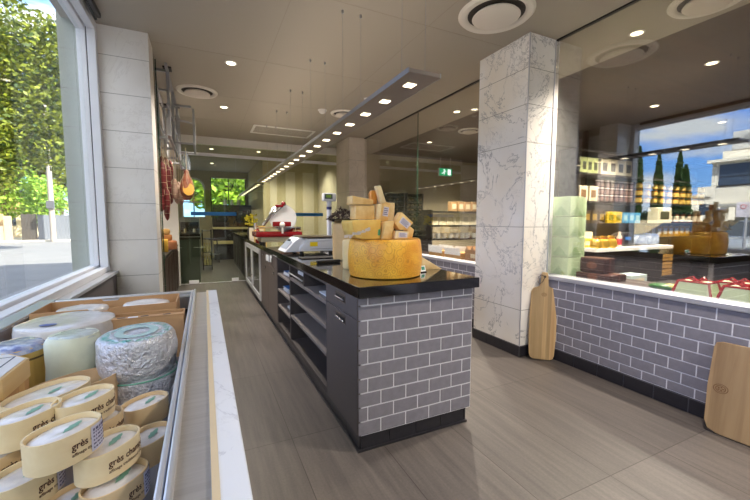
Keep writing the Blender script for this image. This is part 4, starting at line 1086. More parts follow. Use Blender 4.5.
# paddle board by the pillar
t = thing('cutting_board', 'tall oak paddle board with a cord loop leaning beside the marble pillar', 'cutting board', (2.675, 2.20, .002))
t.matrix_world = T(2.675, 2.195, .006) @ RZ(D(-38)) @ RX(D(-8)) @ RY(D(2.2))
W = .105
b = BM()
pts = [(-.07, 0), (.07, 0), (.092, .012), (.104, .04), (.112, .2), (.112, .45), (.106, .60), (.09, .63), (.04, .645), (.03, .66), (.03, .745), (.02, .775), (-.02, .775), (-.03, .745), (-.03, .66), (-.04, .645), (-.09, .63), (-.106, .60), (-.112, .45), (-.112, .2), (-.104, .04), (-.092, .012)]
front(b, pts, -.011, .011, bev=.003); obj('board', b, M_bd, t)
b = BM(); cyl(b, (0, 0, .735), .011, .0235, 16, axis='y'); obj('hang_hole', b, MAT['dark'], t)
b = BM(); tube(b, [(0, -.013, .735), (-.03, -.02, .75), (-.055, -.016, .73), (-.058, -.012, .69), (-.045, -.016, .665), (-.02, -.018, .69), (0, -.014, .73)], .003, 6); obj('leather_cord', b, P('dark leather cord', srgb(52, 38, 34), .6), t)
b = BM(); emblem(b, 0, -.0116, .575, .022, Matrix.Identity(4)); obj('burnt_emblem', b, M_burn, t)
# wide board at the right edge
t = thing('cutting_board', 'wide round cornered oak board leaning on the tiled wall near the frame edge', 'cutting board', (2.69, .80, .002))
t.matrix_world = T(2.672, .785, .004) @ RZ(D(-85)) @ RX(D(-9))
b = BM()
pts = [(-.175, 0), (.175, 0), (.222, .016), (.240, .06), (.245, .26), (.240, .49), (.230, .522), (.205, .53), (-.205, .53), (-.230, .522), (-.240, .49), (-.245, .26), (-.240, .06), (-.222, .016)]
front(b, pts, -.013, .013, bev=.004); obj('board', b, wood_mat('oak wide board', srgb(188, 158, 118), srgb(154, 122, 86), 'z', .6, .5, ('X', .075)), t)
b = BM(); emblem(b, -.185, -.0138, .26, .034, Matrix.Identity(4)); obj('burnt_emblem', b, M_burn, t)
# ------------------------------------------------------------------ shop behind the right glass
LZ = .72
slab('display_ledge', 2.93, 3.42, -1.5, 2.9, LZ-.04, LZ, MAT['dark_brown'])
slab('display_ledge_far', 2.93, 3.42, 2.95, 6.5, LZ-.04, LZ, MAT['dark_brown'])
slab('ledge_front', 3.39, 3.42, -1.5, 6.5, 0, LZ-.04, MAT['dark_brown'])
# pale green gift boxes, two columns
M_gb = P('pale mint card', srgb(206, 230, 186), .45)
M_gb2 = P('mint fold', srgb(178, 210, 160), .45)
def gift_cube(par_label, x, y, z, s, rz):
    t = thing('gift_box', par_label, 'gift box', (x, y, z), rz, 'pale green gift boxes stacked behind the glass')
    b = BM(); box(b, (0, 0, s/2), (s, s, s), .003); obj('carton', b, M_gb, t)
    b = BM()
    for sgn in (-1, 1):
        v = [b.verts.new(p) for p in ((-s*.46, sgn*(s/2+.0008), s*.06), (s*.46, sgn*(s/2+.0008), s*.06), (0, sgn*(s/2+.004), s*.55))]
        b.faces.new(v)
        v = [b.verts.new(p) for p in ((sgn*(s/2+.0008), -s*.46, s*.06), (sgn*(s/2+.0008), s*.46, s*.06), (sgn*(s/2+.004), 0, s*.55))]
        b.faces.new(v)
    obj('folded_flap', b, M_gb2, t)
    return t
rows = ['bottom', 'second from bottom', 'third from bottom', 'top']
for c, (x, y) in enumerate(((3.05, 2.275), (3.24, 2.375))):
    for k in range(4 if c == 0 else 4):
        gift_cube('pale mint gift box, %s in the column %s the marble pillar' % (rows[k], 'beside' if c == 0 else 'set back behind'), x, y, LZ+.001+.185*k, .18, 0)
# brown boxes with ribbon next to them
M_br = P('dark brown carton', srgb(74, 40, 34), .35, coat=.3)
M_brr = P('brown satin ribbon', srgb(110, 62, 52), .3)
def brown_box(label, x, y, z, sx, sy, sz, rz=0):
    t = thing('gift_box', label, 'gift box', (x, y, z), rz)
    b = BM(); box(b, (0, 0, sz/2), (sx, sy, sz), .012); obj('carton', b, M_br, t)
    b = BM(); box(b, (0, 0, sz/2), (.03, sy+.003, sz+.003)); obj('ribbon', b, M_brr, t)
    b = BM(); prism(b, oval_outline(.045, .03, 28), 0, .0015, m=T(-sx/2-.0008, 0, sz*.5) @ RY(-PI/2) @ RZ(PI/2)); obj('oval_seal', b, P('tan seal', srgb(140, 90, 70), .4), t)
brown_box('dark brown ribboned carton standing on another by the mint boxes', 3.16, 2.045, LZ+.061, .16, .22, .13, .05)
brown_box('flat dark brown carton lying under the ribboned one', 3.16, 2.01, LZ+.001, .22, .32, .058, .0)
# green wrapped packet
t = thing('pasta_packet', 'green and yellow wrapped packet lying on the ledge behind the glass', 'packet', (3.06, 1.47, LZ+.001), .1)
b = BM(); sph(b, (0, 0, .028), .1, 18, 10, (.55, 1.0, .28)); obj('wrapper', b, P('green wrapper', srgb(50, 110, 50), .3, coat=.3), t, smooth=True)
b = BM(); sph(b, (0, -.04, .036), .06, 14, 8, (.7, .9, .4)); obj('yellow_band', b, P('yellow pasta', srgb(214, 206, 110), .4, noise_amt=.3, noise_scale=60), t, smooth=True)
# pale trapezoid gift boxes with red ribbons
M_gr = P('pale sage card', srgb(206, 222, 190), .5); M_rib = P('red satin ribbon', srgb(170, 18, 36), .25, coat=.3)
for x, y, rz, l in ((3.05, 1.27, .05, 'sage gift box with red ribbon, the one closest to the pillar on the ledge'), (3.05, 1.02, -.03, 'sage gift box with red ribbon, cut off by the picture edge'), (3.24, 1.13, .1, 'sage gift box with red ribbon set behind the two front ones')):
    t = thing('ribbon_box', l, 'gift box', (x, y, LZ+.001), rz, 'sage boxes with red ribbons')
    b = BM(); h = .10
    lo = [(-.085, -.105), (.085, -.105), (.085, .105), (-.085, .105)]; hi = [(x_*.78, y_*.78) for x_, y_ in lo]
    L_ = [b.verts.new((p[0], p[1], 0)) for p in lo]; H_ = [b.verts.new((p[0], p[1], h)) for p in hi]
    b.faces.new(L_[::-1]); b.faces.new(H_)
    for i in range(4): b.faces.new((L_[i], L_[(i+1) % 4], H_[(i+1) % 4], H_[i]))
    obj('carton', b, M_gr, t)
    b = BM()
    tube(b, [(-.068, -.085, h+.002), (.068, -.085, h+.002), (.068, .085, h+.002), (-.068, .085, h+.002)], .007, 6, closed=True)
    for s in (-1, 1):
        tube(b, [(s*.068, -.084, h), (s*.087, -.107, .01)], .008, 6); tube(b, [(s*.068, .084, h), (s*.087, .107, .01)], .008, 6)
        tube(b, [(0, 0, h+.004), (.01, s*.03, h+.03), (-.005, s*.055, h+.02), (0, s*.02, h+.006)], .007, 6, closed=True)
    obj('ribbon', b, M_rib, t, smooth=True)
# white topped counters
def counter(label, x0, x1, y0, y1, top=.9, body=MAT['dark_brown']):
    t = thing('shop_counter', label, 'counter', ((x0+x1)/2, (y0+y1)/2, 0)); w, d = (x1-x0)/2, (y1-y0)/2
    b = BM(); addb(b, -w+.08, w-.08, -d+.08, d-.08, 0, top-.05); obj('counter_body', b, body, t)
    b = BM(); addb(b, -w, w, -d, d, top-.045, top, .004); obj('white_top', b, MAT['white_paint'], t)
    b = BM(); addb(b, -w+.1, w-.1, -d+.074, -d+.081, .12, top-.12); obj('front_panel', b, MAT['dark'], t)
    return t
counter('white topped shop counter with dark front beside the mint boxes', 4.27, 5.95, 2.78, 3.30)
# things on the counter
def small_box(name, label, cat, x, y, z, s, m, lab=None, rz=0, group=None, strip=None):
    t = thing(name, label, cat, (x, y, z), rz, group)
    b = BM(); box(b, (0, 0, s[2]/2), s, min(s)*.04); obj('carton', b, m, t)
    b = BM(); box(b, (0, -s[1]/2-.0008, s[2]*.5), (s[0]*.62, .0016, s[2]*.5)); obj('paper_label', b, lab or M_jlab, t)
    return t
M_yel = P('yellow card', srgb(222, 186, 48), .4); M_cream = P('cream card', srgb(232, 222, 190), .5); M_blue = P('sky blue card', srgb(70, 150, 196), .4); M_gold = P('gold foil wrap', srgb(206, 168, 60), .3, .5)
small_box('shop_sign', 'cream card sign standing on the white counter', 'sign', 4.66, 3.2, .901, (.26, .03, .19), M_cream)
small_box('sweet_box', 'long yellow sweet box lying on the counter end', 'box', 4.40, 3.05, .901, (.22, .16, .11), M_yel)
for i, l in enumerate(('gold wrapped sweets bag at the counter corner', 'gold wrapped sweets bag with red dots beside the corner bag', 'third gold sweets bag along the counter edge')):
    t = thing('sweets_bag', l, 'bag', (4.36+.15*i, 2.85, .901), .2*i, 'gold sweets bags on the white counter')
    b = BM(); lathe(b, [(0, 0), (.055, 0), (.068, .03), (.06, .09), (.03, .12), (.045, .15), (.02, .14)], 16, fn=crinkle(.006, 30, i)); obj('wrapper', b, M_gold, t, smooth=True)
    b = BM(); lathe(b, [(.034, .116), (.038, .12), (.034, .124)], 16); obj('red_tie', b, M_rib, t)
t = thing('tall_bottle', 'slim red and white bottle at the front of the white counter', 'bottle', (4.84, 2.86, .901))
b = BM(); lathe(b, [(0, 0), (.03, 0), (.032, .01), (.032, .13), (.014, .16), (.014, .2), (0, .2)], 16); obj('glass_body', b, P('pale bottle', srgb(214, 196, 176), .2, coat=.5), t, smooth=True)
b = BM(); lathe(b, [(.0325, .03), (.0325, .11)], 16); obj('red_label', b, M_rib, t, smooth=True)
M_bag = P('black gift bag', srgb(38, 34, 36), .3, coat=.3)
for i, (x, w, h, l) in enumerate(((5.10, .3, .19, 'black gift bag with blue label on the white counter'), (5.42, .28, .15, 'black bag with folded top in the middle of the counter'), (5.72, .28, .16, 'black bag at the far end of the white counter'))):
    t = thing('gift_bag', l, 'bag', (x, 2.98, .901), .1*(i-1))
    b = BM(); front(b, [(-w/2, 0), (w/2, 0), (w*.42, h*.8), (w*.2, h), (-w*.25, h*.9), (-w*.45, h*.7)], -.08, .08, bev=.012); obj('bag_body', b, M_bag, t, smooth=True)
    b = BM(); box(b, (0, -.082, h*.55), (w*.35, .003, h*.2)); obj('bag_label', b, bluep if i == 0 else P('grey label', srgb(120, 116, 112), .5), t)
small_box('storage_tub', 'translucent white tub on the low shelf under the counter', 'tub', 4.78, 2.66, .42, (.32, .2, .16), P('frosted tub', srgb(196, 214, 214), .3))
b = BM(); addb(b, 4.35, 5.9, 2.50, 2.775, .38, .415); addb(b, 4.35, 4.38, 2.5, 2.775, 0, .38); addb(b, 5.87, 5.9, 2.5, 2.775, 0, .38)
tag(obj('low_bench', b, MAT['dark']), 'low dark bench shelf along the front of the white counter', 'bench')
# jar shelving
SY = 3.86; SX0, SX1 = 5.15, 9.3
t = thing('shelf_rack', 'long dark wall rack of jars and cartons in the next room', 'shelf', ((SX0+SX1)/2, SY, 0))
hw = (SX1-SX0)/2
b = BM(); addb(b, -hw, hw, .15, .18, 0, 2.35); obj('back_board', b, P('rack back', srgb(84, 72, 52), .6), t)
for x in (-hw, -hw+.62, 0, hw*.55, hw-.03):
    b = BM(); addb(b, x, x+.03, -.16 if abs(x) > hw-.1 else .13, .15, 0, 2.35); obj('upright', b, MAT['dark'], t)
SZ = (.55, .95, 1.20, 1.55, 1.98, 2.33)
for z in SZ:
    b = BM(); addb(b, -hw, hw, -.17, .15, z-.03, z); obj('shelf', b, MAT['dark'], t)
def jar_proto(name, label, m, lid, group, r=.036, h=.10, lab=M_jlab):
    t = thing(name, label, 'jar', (0, 0, -50), 0, group)
    b = BM(); lathe(b, [(0, 0), (r*.92, 0), (r, .006), (r, h*.76), (r*.85, h*.84), (0, h*.84)], 12); obj('glass_body', b, m, t, smooth=True)
    b = BM(); lathe(b, [(r*1.012, h*.15), (r*1.012, h*.66)], 12); obj('paper_label', b, lab, t, smooth=True)
    b = BM(); cyl(b, (0, 0, h*.92), r*.9, h*.18, 12); obj('lid', b, lid, t)
    return t
def spread(proto, spots):
    for i, p in enumerate(spots):
        if i == 0: proto.location = p
        else: dup(proto, p)
M_pk = P('pinkish cream preserve', srgb(78, 50, 42), .2, coat=.4); M_pl = P('pale lid', srgb(226, 214, 206), .35)
j = jar_proto('preserve_jar', 'small pale lidded preserve jar in the tight rows on the upper rack shelf', M_pk, M_pl, 'pale preserve jars on the rack', .033, .115, P('mauve jar label', srgb(128, 98, 92), .5))
spread(j, [(5.78+.13*i, SY-.05, 1.551+.1165*k) for k in range(3) for i in range(8)])
j = jar_proto('honey_jar', 'honey yellow jar among the golden jars farther along the upper rack shelf', P('honey in glass', srgb(150, 96, 30), .15, coat=.5), M_jlid, 'honey jars on the rack', .055, .125, P('yellow jar label', srgb(214, 180, 90), .5))
spread(j, [(6.92+.235*i, SY-.05, 1.551+.1265*k) for k in range(3) for i in range(10)])
j = jar_proto('sauce_jar', 'square shouldered sauce jar with a cream label on the middle rack shelf', P('red sauce in glass', srgb(110, 60, 36), .15, coat=.5), M_jlid, 'sauce jars on the middle shelf', .055, .20)
spread(j, [(7.50+.22*i, SY-.045, 1.201) for i in range(8)])
# cartons on the shelves
gi = ['beside the upright', 'second in its row', 'third in its row', 'at the row end']
for i in range(4): small_box('tea_carton', 'pale green carton on the top rack shelf, '+gi[i], 'carton', 5.27+.135*i, SY-.03, 1.981, (.125, .1, .25), P('pale green carton', srgb(190, 200, 140), .5), P('dark carton print', srgb(70, 74, 56), .5), group='green cartons on the rack')
for i in range(4): small_box('framed_carton', 'cream carton with dark picture on the top rack shelf, '+gi[i], 'carton', 5.93+.21*i, SY-.03, 1.981, (.19, .08, .27), M_cream, P('dark picture print', srgb(62, 60, 52), .5), group='picture cartons on the rack')
for i in range(2): small_box('tea_carton', 'white carton left of the preserve jars, '+('nearer the pillar' if i == 0 else 'nearer the jars'), 'carton', 5.42+.24*i, SY-.03, 1.551, (.2, .1, .24), M_cream, P('brown label', srgb(130, 100, 70), .5))
for i in range(2): small_box('cake_tin', 'bright yellow patterned tin on the middle rack shelf, '+gi[i], 'tin', 6.06+.2*i, SY-.06, 1.201, (.185, .14, .19), M_yel, P('olive print', srgb(150, 140, 40), .5), group='yellow tins on the rack')
for i in range(3): small_box('cake_tin', 'blue patterned tin on the middle rack shelf, '+gi[i], 'tin', 6.46+.17*i, SY-.08, 1.201, (.16, .1, .18), M_blue, P('pale blue print', srgb(160, 200, 214), .5), group='blue tins on the rack')
for i in range(4): small_box('olive_carton', 'dark carton with gold front on the middle rack shelf, '+gi[i], 'carton', 5.30+.18*i, SY-.06, 1.201, (.17, .12, .2), P('dark olive carton', srgb(76, 60, 34), .5), M_gold, group='dark gold cartons on the rack')
small_box('picture_tin', 'large cream tin with a dark building print among the sauce jars', 'tin', 7.20, SY-.26, 1.201, (.42, .16, .27), M_cream, P('dark building print', srgb(80, 72, 50), .5))
b = BM(); addb(b, 6.93, 7.48, SY-.4, SY-.17, 1.17, 1.199); tag(obj('shelf_extension', b, MAT['dark']), 'short shelf lip under the large picture tin', 'shelf')
for i in range(7): small_box('pasta_pack', 'pasta pack with yellow window on the lower rack shelf, %s from the crates' % ['first', 'second', 'third', 'fourth', 'fifth', 'sixth', 'seventh'][i], 'packet', 7.32+.19*i, SY-.07, .951, (.16, .1, .20), P('golden pasta', srgb(200, 150, 50), .4), M_cream, group='pasta packs on the rack')
M_cr = wood_mat('crate pine', srgb(206, 160, 84), srgb(176, 130, 60), 'x', .6, .6)
for i in range(2):
    for k in range(3):
        t = thing('wooden_crate', 'small pine crate under the pasta packs, %s of its stack, %s' % (['lowest', 'middle', 'topmost'][k], ['nearer the counter', 'farther from the counter'][i]), 'crate', (6.86+.36*i, SY-.30, .30+.125*k), 0, 'pine crates below the rack')
        b = BM()
        for s in (-1, 1):
            for z in (.03, .085): addb(b, -.16, .16, s*.11-.006, s*.11+.006, z-.022, z+.022); addb(b, s*.16-.006, s*.16+.006, -.11, .11, z-.022, z+.022)
        obj('slat', b, M_cr, t)
        b = BM(); addb(b, -.155, .155, -.105, .105, 0, .008); obj('base', b, M_cr, t)
        b = BM(); addb(b, -.14, .14, -.09, .09, .01, .07, .02); obj('contents', b, MAT['dark'], t)
b = BM(); addb(b, 6.65, 7.45, SY-.45, SY-.18, 0, .298); tag(obj('crate_plinth', b, MAT['dark']), 'dark plinth carrying the pine crates', 'plinth')
# ---- seen through the glass bay behind the pillar
t = thing('wine_rack', 'tall black wine rack against the far beige wall', 'wine rack', (4.38, 7.74, 0))
b = BM()
for x in (-.5, -.02, .06, .5): addb(b, x-.015, x+.015, -.16, .16, 0, 1.9)
addb(b, -.5, .5, .14, .16, 0, 1.9); obj('frame', b, MAT['black'], t)
b = BM()
for k in range(15):
    z = .16+.118*k
    addb(b, -.485, -.035, -.15, .14, z-.006, z+.006); addb(b, .075, .485, -.15, .14, z-.006, z+.006)
obj('bottle_slat', b, MAT['black'], t)
pb = thing('wine_bottle', 'dark wine bottle lying neck out in the black rack', 'bottle', (0, 0, -50), 0, 'wine bottles in the black rack')
b = BM(); lathe(b, [(0, -.02), (.034, -.02), (.036, -.01), (.036, .15), (.015, .2), (.014, .26), (0, .26)], 12, m=RX(PI/2)); obj('glass_body', b, P('dark bottle glass', srgb(38, 40, 32), .15, coat=.5), pb, smooth=True)
b = BM(); cyl(b, (0, -.235, 0), .0165, .06, 10, axis='y'); obj('capsule', b, P('wine capsule', srgb(112, 92, 66), .3, .4), pb)
rr = random.Random(2)
spread(pb, [(4.38+x+.11*i, 7.84, .206+.118*k) for k in range(14) for x in (-.43, .112) for i in range(4) if rr.random() < .7])
def gondola(label, x0, x1, y, zs, d=.3):
    t = thing('display_shelf', label, 'shelf', ((x0+x1)/2, y, 0)); w = (x1-x0)/2
    for z in zs:
        b = BM(); addb(b, -w, w, -d/2, d/2, z-.025, z); obj('shelf', b, MAT['dark'], t)
    for x in (-w, w-.03):
        b = BM(); addb(b, x, x+.03, -d/2, d/2, 0, zs[-1]+.02); obj('upright', b, MAT['dark'], t)
    return t
gondola('dark display shelves in the far room behind the glass bay', 3.42, 4.7, 5.2, (.45, .93, 1.16, 1.40))
for i in range(7): small_box('white_carton', 'white carton on the upper far display shelf, %s from the wine rack side' % ['first', 'second', 'third', 'fourth', 'fifth', 'sixth', 'seventh'][i], 'carton', 3.54+.165*i, 5.18, 1.161, (.15, .12, .19), M_cream, P('pale carton print', srgb(206, 196, 160), .5), group='white cartons on the far display')
for i in range(5): small_box('brown_carton', 'small brown carton on the top board of the far display, %s along' % ['first', 'second', 'third', 'fourth', 'fifth'][i], 'carton', 3.95+.15*i, 5.18, 1.401, (.13, .1, .17), P('tan card', srgb(176, 140, 96), .5), M_cream, group='brown cartons on the far display')
cup = thing('cup', 'white cup standing in the row on the middle far display shelf', 'cup', (0, 0, -50), 0, 'white cups on the far display')
b = BM(); lathe(b, [(0, 0), (.03, 0), (.045, .04), (.05, .09), (.046, .09), (.04, .04), (0, .008)], 16); obj('cup_bowl', b, MAT['white_paint'], cup, smooth=True)
b = BM(); tube(b, [(.046, 0, .075), (.075, 0, .07), (.075, 0, .035), (.042, 0, .03)], .005, 6); obj('handle', b, MAT['white_paint'], cup)
spread(cup, [(3.5+.13*i, 5.15, .931) for i in range(9)])
for i, (y, l) in enumerate(((4.33, 'crate of jars with white paper collar on the ledge, farther from the pillar'), (3.93, 'crate of jars with white paper collar on the ledge, middle of three'))):
    t = thing('paper_lined_crate', l, 'crate', (3.10, y, LZ+.001))
    b = BM(); addb(b, -.09, .09, -.16, .16, 0, .09, .004); obj('crate_body', b, M_cr, t)
    b = BM(); n = 10
    for sx in (-1, 1):
        pts = [(-.17, .06), (.17, .06)]+[(.17-.34*k/(2*n), .17 if k % 2 == 0 else .145) for k in range(2*n+1)]
        front(b, pts, -.002, .002, m=T(sx*.095, 0, 0) @ RZ(PI/2))
    obj('paper_collar', b, pap, t)
t = thing('kraft_bag', 'brown kraft bag with scalloped top on the ledge next to the marble pillar', 'bag', (3.10, 3.56, LZ+.001))
b = BM(); pts = [(-.16, 0), (.16, 0), (.16, .14), (.13, .19), (.10, .14), (.05, .14), (.02, .2), (-.01, .14), (-.06, .14), (-.09, .19), (-.13, .14), (-.16, .14)]
front(b, pts, -.05, .05, bev=.004, m=RZ(PI/2)); obj('bag_body', b, P('kraft bag', srgb(160, 118, 72), .7), t)
b = BM(); box(b, (-.052, 0, .07), (.002, .1, .05)); obj('paper_label', b, M_jlab, t)
# exit sign hanging in the far room
t = thing('exit_sign', 'green lit exit sign hanging from the ceiling of the far room', 'exit sign', (5.55, 7.6, 2.36))
b = BM(); addb(b, -.2, .2, -.02, .02, 0, .2, .004); obj('sign_case', b, MAT['white_paint'], t)
b = BM(); addb(b, -.19, .19, -.0225, -.0195, .01, .19); obj('sign_face', b, E('green sign face', srgb(20, 150, 96), .9), t)
b = BM()
front(b, [(.06, .03), (.15, .03), (.15, .17), (.06, .17)], -.0245, -.0235)
sph(b, (-.05, -.024, .155), .016, 10, 8, (1, .15, 1))
for q in ([(-.06, .135), (-.03, .135), (-.045, .085), (-.075, .085)], [(-.05, .09), (-.03, .075), (-.045, .03), (-.06, .03), (-.05, .07), (-.07, .085)], [(-.07, .09), (-.09, .06), (-.13, .055), (-.13, .07), (-.1, .075)], [(-.03, .13), (0, .1), (.01, .105), (-.02, .14)]): front(b, q, -.0245, -.0235)
obj('running_figure', b, E('white sign letters', (1, 1, 1, 1), 1.2), t)
b = BM(); cyl(b, (-.15, 0, .335), .006, .27, 8); cyl(b, (.15, 0, .335), .006, .27, 8); obj('hanger_rod', b, MAT['white_paint'], t)
# ------------------------------------------------------------------ meat rack behind the window pillar
RXc = -.40
t = thing('hanging_rack', 'steel hanging rack under the ceiling behind the pillar, hung with cured meat', 'hanging rack', (RXc, 5.2, CEIL))
def bar(b, p, q, s=.013):
    p, q = Vector(p), Vector(q); d = q-p; L = d.length
    m = T(*((p+q)/2)) @ d.to_track_quat('Z', 'Y').to_matrix().to_4x4()
    box(b, (0, 0, 0), (s*2, s*2, L), .002, m=m)
b = BM()
for x in (-.06, .10): bar(b, (x, -.9, -.03), (x, 1.3, -.03)); bar(b, (x, -.9, -.72), (x, 1.3, -.72)); bar(b, (x, -.9, -.42), (x, 1.3, -.42), .009)
obj('long_rail', b, MAT['steel_dull'], t)
for y in (-.7, -.05, .7, 1.2):
    for x in (-.06, .10):
        b = BM(); bar(b, (x, y, 0), (x, y, -.74), .014); pq = obj('drop_post', b, MAT['steel_dull'], t)
        if y in (-.7, .7): b = BM(); addb(b, x-.04, x+.04, y-.06, y+.06, -.012, 0); obj('ceiling_bracket', b, MAT['dark_metal'], pq)
for y in (-.7, -.05, .7, 1.2):
    for z in (-.03, -.72): b = BM(); bar(b, (-.06, y, z), (.10, y, z)); obj('cross_rail', b, MAT['steel_dull'], t)
b = BM()
for y in (-.15, .55): bar(b, (.10, y, -.22), (.10, y, -.66), .012); bar(b, (.32, y, -.26), (.32, y, -.66), .010)
bar(b, (.10, -.15, -.22), (.30, -.15, -.22), .012); bar(b, (.32, -.15, -.25), (.32, .55, -.25), .012); bar(b, (.32, -.15, -.66), (.32, .55, -.66), .012)
bar(b, (.10, -.15, -.66), (.32, -.15, -.66), .010); bar(b, (.10, .55, -.66), (.32, .55, -.66), .010); bar(b, (.10, .55, -.22), (.32, .55, -.25), .012)
obj('side_frame', b, MAT['steel_dull'], t)
M_sal = P('dark red cured casing', srgb(120, 40, 42), .5, noise_amt=.4, noise_scale=30, bump=.4, bump_scale=60)
M_sal2 = P('pale floured casing', srgb(182, 150, 132), .6, noise_amt=.3, noise_scale=25, bump=.3, bump_scale=60)
M_str = P('natural twine', srgb(206, 190, 158), .8)
RZL = CEIL-.72
sal = []
def salami(label, x, y, zt, L, r, m, group):
    t = thing('hanging_salami', label, 'cured meat', (x, y, zt), 0, group)
    b = BM(); lathe(b, [(0, 0), (r*.35, -.012), (r*.8, -.04), (r, -.09), (r*1.02, -L*.5), (r*.98, -L+.08), (r*.75, -L+.03), (r*.3, -L+.008), (0, -L)], 14, fn=crinkle(.006, 22, x*40+y*9)); obj('casing', b, m, t, smooth=True)
    b = BM(); tube(b, [(r*1.06, 0, -L*.75), (r*1.07, 0, -L*.4), (r*.85, 0, -.035), (.002, 0, .004), (0, 0, RZL-zt)], .0025, 5)
    for k in range(3): tube(b, [(r*1.04*math.cos(q), r*1.04*math.sin(q), -L*(.25+.25*k)) for q in [D(a) for a in range(0, 360, 30)]], .002, 4, closed=True)
    obj('twine', b, M_str, t)
rr = random.Random(4)
orde = ['first', 'second', 'third', 'fourth', 'fifth', 'sixth', 'seventh', 'eighth', 'ninth', 'tenth', 'eleventh', 'twelfth', 'thirteenth', 'fourteenth', 'fifteenth', 'sixteenth']
for i in range(16):
    x = -.468+.03*(i % 4)+.004*(i//4); y = 4.78+.16*(i//4)+.07*(i % 2)
    salami('dark red salami in the hanging cluster nearest the pillar, %s from the pillar' % orde[i], x, y, 2.0-.10*((i*3) % 5), .22+.05*((i*7) % 4), .027+.004*(i % 3), M_sal, 'dark salamis on the rack')
for i in range(4):
    salami('pale floured salami hanging beside the hams, %s in its row' % ['first', 'second', 'third', 'fourth'][i], -.31+.012*i, 5.02+.2*i, 1.74-.04*(i % 2), .26, .033, M_sal2, 'pale salamis on the rack')
M_ham = P('cured ham', srgb(186, 124, 92), .4, coat=.3, col2=srgb(128, 62, 50), noise_scale=12, bump=.2)
for i, (x, y, zt, s, l) in enumerate(((-.175, 5.0, 1.83, .95, 'cut ham in netting hanging at the aisle end of the rack'), (-.20, 5.5, 1.83, .9, 'smaller ham hanging behind the cut one'))):
    t = thing('hanging_ham', l, 'cured meat', (x, y, zt))
    b = BM(); lathe(b, [(0, .02), (.03*s, 0), (.045*s, -.06), (.08*s, -.15), (.105*s, -.25), (.095*s, -.34), (.06*s, -.39), (0, -.40)], 20, sy=.7, fn=crinkle(.012, 12, i*4+1)); obj('meat', b, M_ham, t, smooth=True)
    b = BM(); lathe(b, [(0, 0), (.074*s, 0), (.080*s, .006), (0, .012)], 20, sy=1.25, m=T(.02, -.066*s, -.27) @ RX(D(78))); obj('cut_face', b, P('golden cut face', srgb(226, 174, 76), .35, coat=.4), t, smooth=True)
    b = BM()
    for k in range(8):
        a = 2*PI*k/8; tube(b, [(.02*math.cos(a), .02*math.sin(a), .01), (.085*s*math.cos(a), .06*s*math.sin(a), -.15), (.108*s*math.cos(a+.3), .077*s*math.sin(a+.3), -.25), (.06*s*math.cos(a+.5), .043*s*math.sin(a+.5), -.385)], .002, 4)
    tube(b, [(0, 0, .015), (0, 0, (RZL-zt)/.82)], .004, 5); obj('netting', b, M_str, t); t.scale = (.82, .82, .82)
t = thing('hanging_bag', 'crumpled clear plastic bag hanging among the meats', 'bag', (-.18, 5.13, 2.06))
b = BM(); lathe(b, [(.012, 0), (.022, -.03), (.05, -.10), (.06, -.16), (.055, -.20), (0, -.21)], 18, fn=crinkle(.022, 14, 3)); obj('film', b, P('bluish clear film', srgb(206, 222, 240), .12, coat=.5, trans=.75), t, smooth=True)
b = BM(); tube(b, [(0, 0, -.005), (0, 0, .03)], .012, 6); obj('bag_knot', b, P('bluish knot', srgb(190, 206, 230), .3), t)
# bench with cheeses
t = thing('side_bench', 'dark timber bench along the alcove wall below the hanging meats', 'bench', (0, 0, 0))
b = BM(); addb(b, -.90, -.46, 4.5, 7.55, 0, .76); obj('bench_body', b, MAT['dark'], t)
b = BM(); addb(b, -.915, -.45, 4.48, 7.57, .76, .79, .003); obj('bench_top', b, MAT['dark_metal'], t)
b = BM()
for k in range(6): addb(b, -.459, -.452, 4.55+.5*k, 4.98+.5*k, .06, .74, .002)
obj('front_panel', b, MAT['dark_brown'], t)
wheel('cheese_round', 'red brown cheese wheel on the dark bench under the meats', -.545, 6.35, .791, .155, .13, P('red brown rind', srgb(158, 104, 70), .5, noise_amt=.15, noise_scale=10), .003, .02)
wheel('cheese_round', 'amber cheese wheel on top of the red brown one', -.60, 6.42, .923, .14, .09, P('amber rind', srgb(164, 112, 62), .5, noise_amt=.12, noise_scale=10), .003, .02)
wheel('cheese_round', 'straw coloured cheese wheel topmost on the bench stack', -.61, 6.40, 1.015, .125, .085, P('straw rind', srgb(178, 142, 84), .5, noise_amt=.12, noise_scale=10), .003, .02)
t = thing('cheese_wedge', 'bright yellow cheese piece in front of the wheels on the bench', 'cheese wedge', (-.535, 5.85, .791))
b = BM(); prism(b, [(-.06, -.1), (.07, -.08), (.05, .14), (-.06, .12)], 0, .17, bev=.006); obj('cheese', b, P('bright yellow cheese', srgb(204, 164, 60), .4), t, smooth=True)
b = BM(); addb(b, -.065, -.058, -.09, .11, .004, .166); obj('rind', b, M_wedgeO, t)

# ------------------------------------------------------------------ back room through the partition
t = thing('kitchen_counter', 'dark counter with grey front behind the glass partition on the window side', 'counter', (0, 0, 0))
b = BM(); addb(b, -.95, -.10, 8.0, 10.6, 0, .86); obj('counter_body', b, P('slate grey front', srgb(72, 78, 78), .4), t)
b = BM(); addb(b, -.97, -.08, 7.98, 10.62, .86, .90, .003); obj('counter_top', b, MAT['dark_metal'], t)
b = BM()
for k in range(2): tube(b, [(-.52+.42*k-.1, 7.995, .70), (-.52+.42*k-.1, 7.975, .70), (-.52+.42*k+.1, 7.975, .70), (-.52+.42*k+.1, 7.995, .70)], .006, 6)
obj('handle', b, MAT['steel'], t)
t = thing('coffee_machine', 'steel coffee machine on the dark counter behind the partition', 'coffee machine', (-.25, 8.8, .90))
b = BM(); addb(b, -.22, .16, -.2, .2, .04, .40, .02); obj('machine_body', b, MAT['steel_dull'], t, smooth=True)
b = BM(); addb(b, -.2, .14, -.24, -.19, .10, .30, .005); obj('front_panel', b, MAT['black'], t)
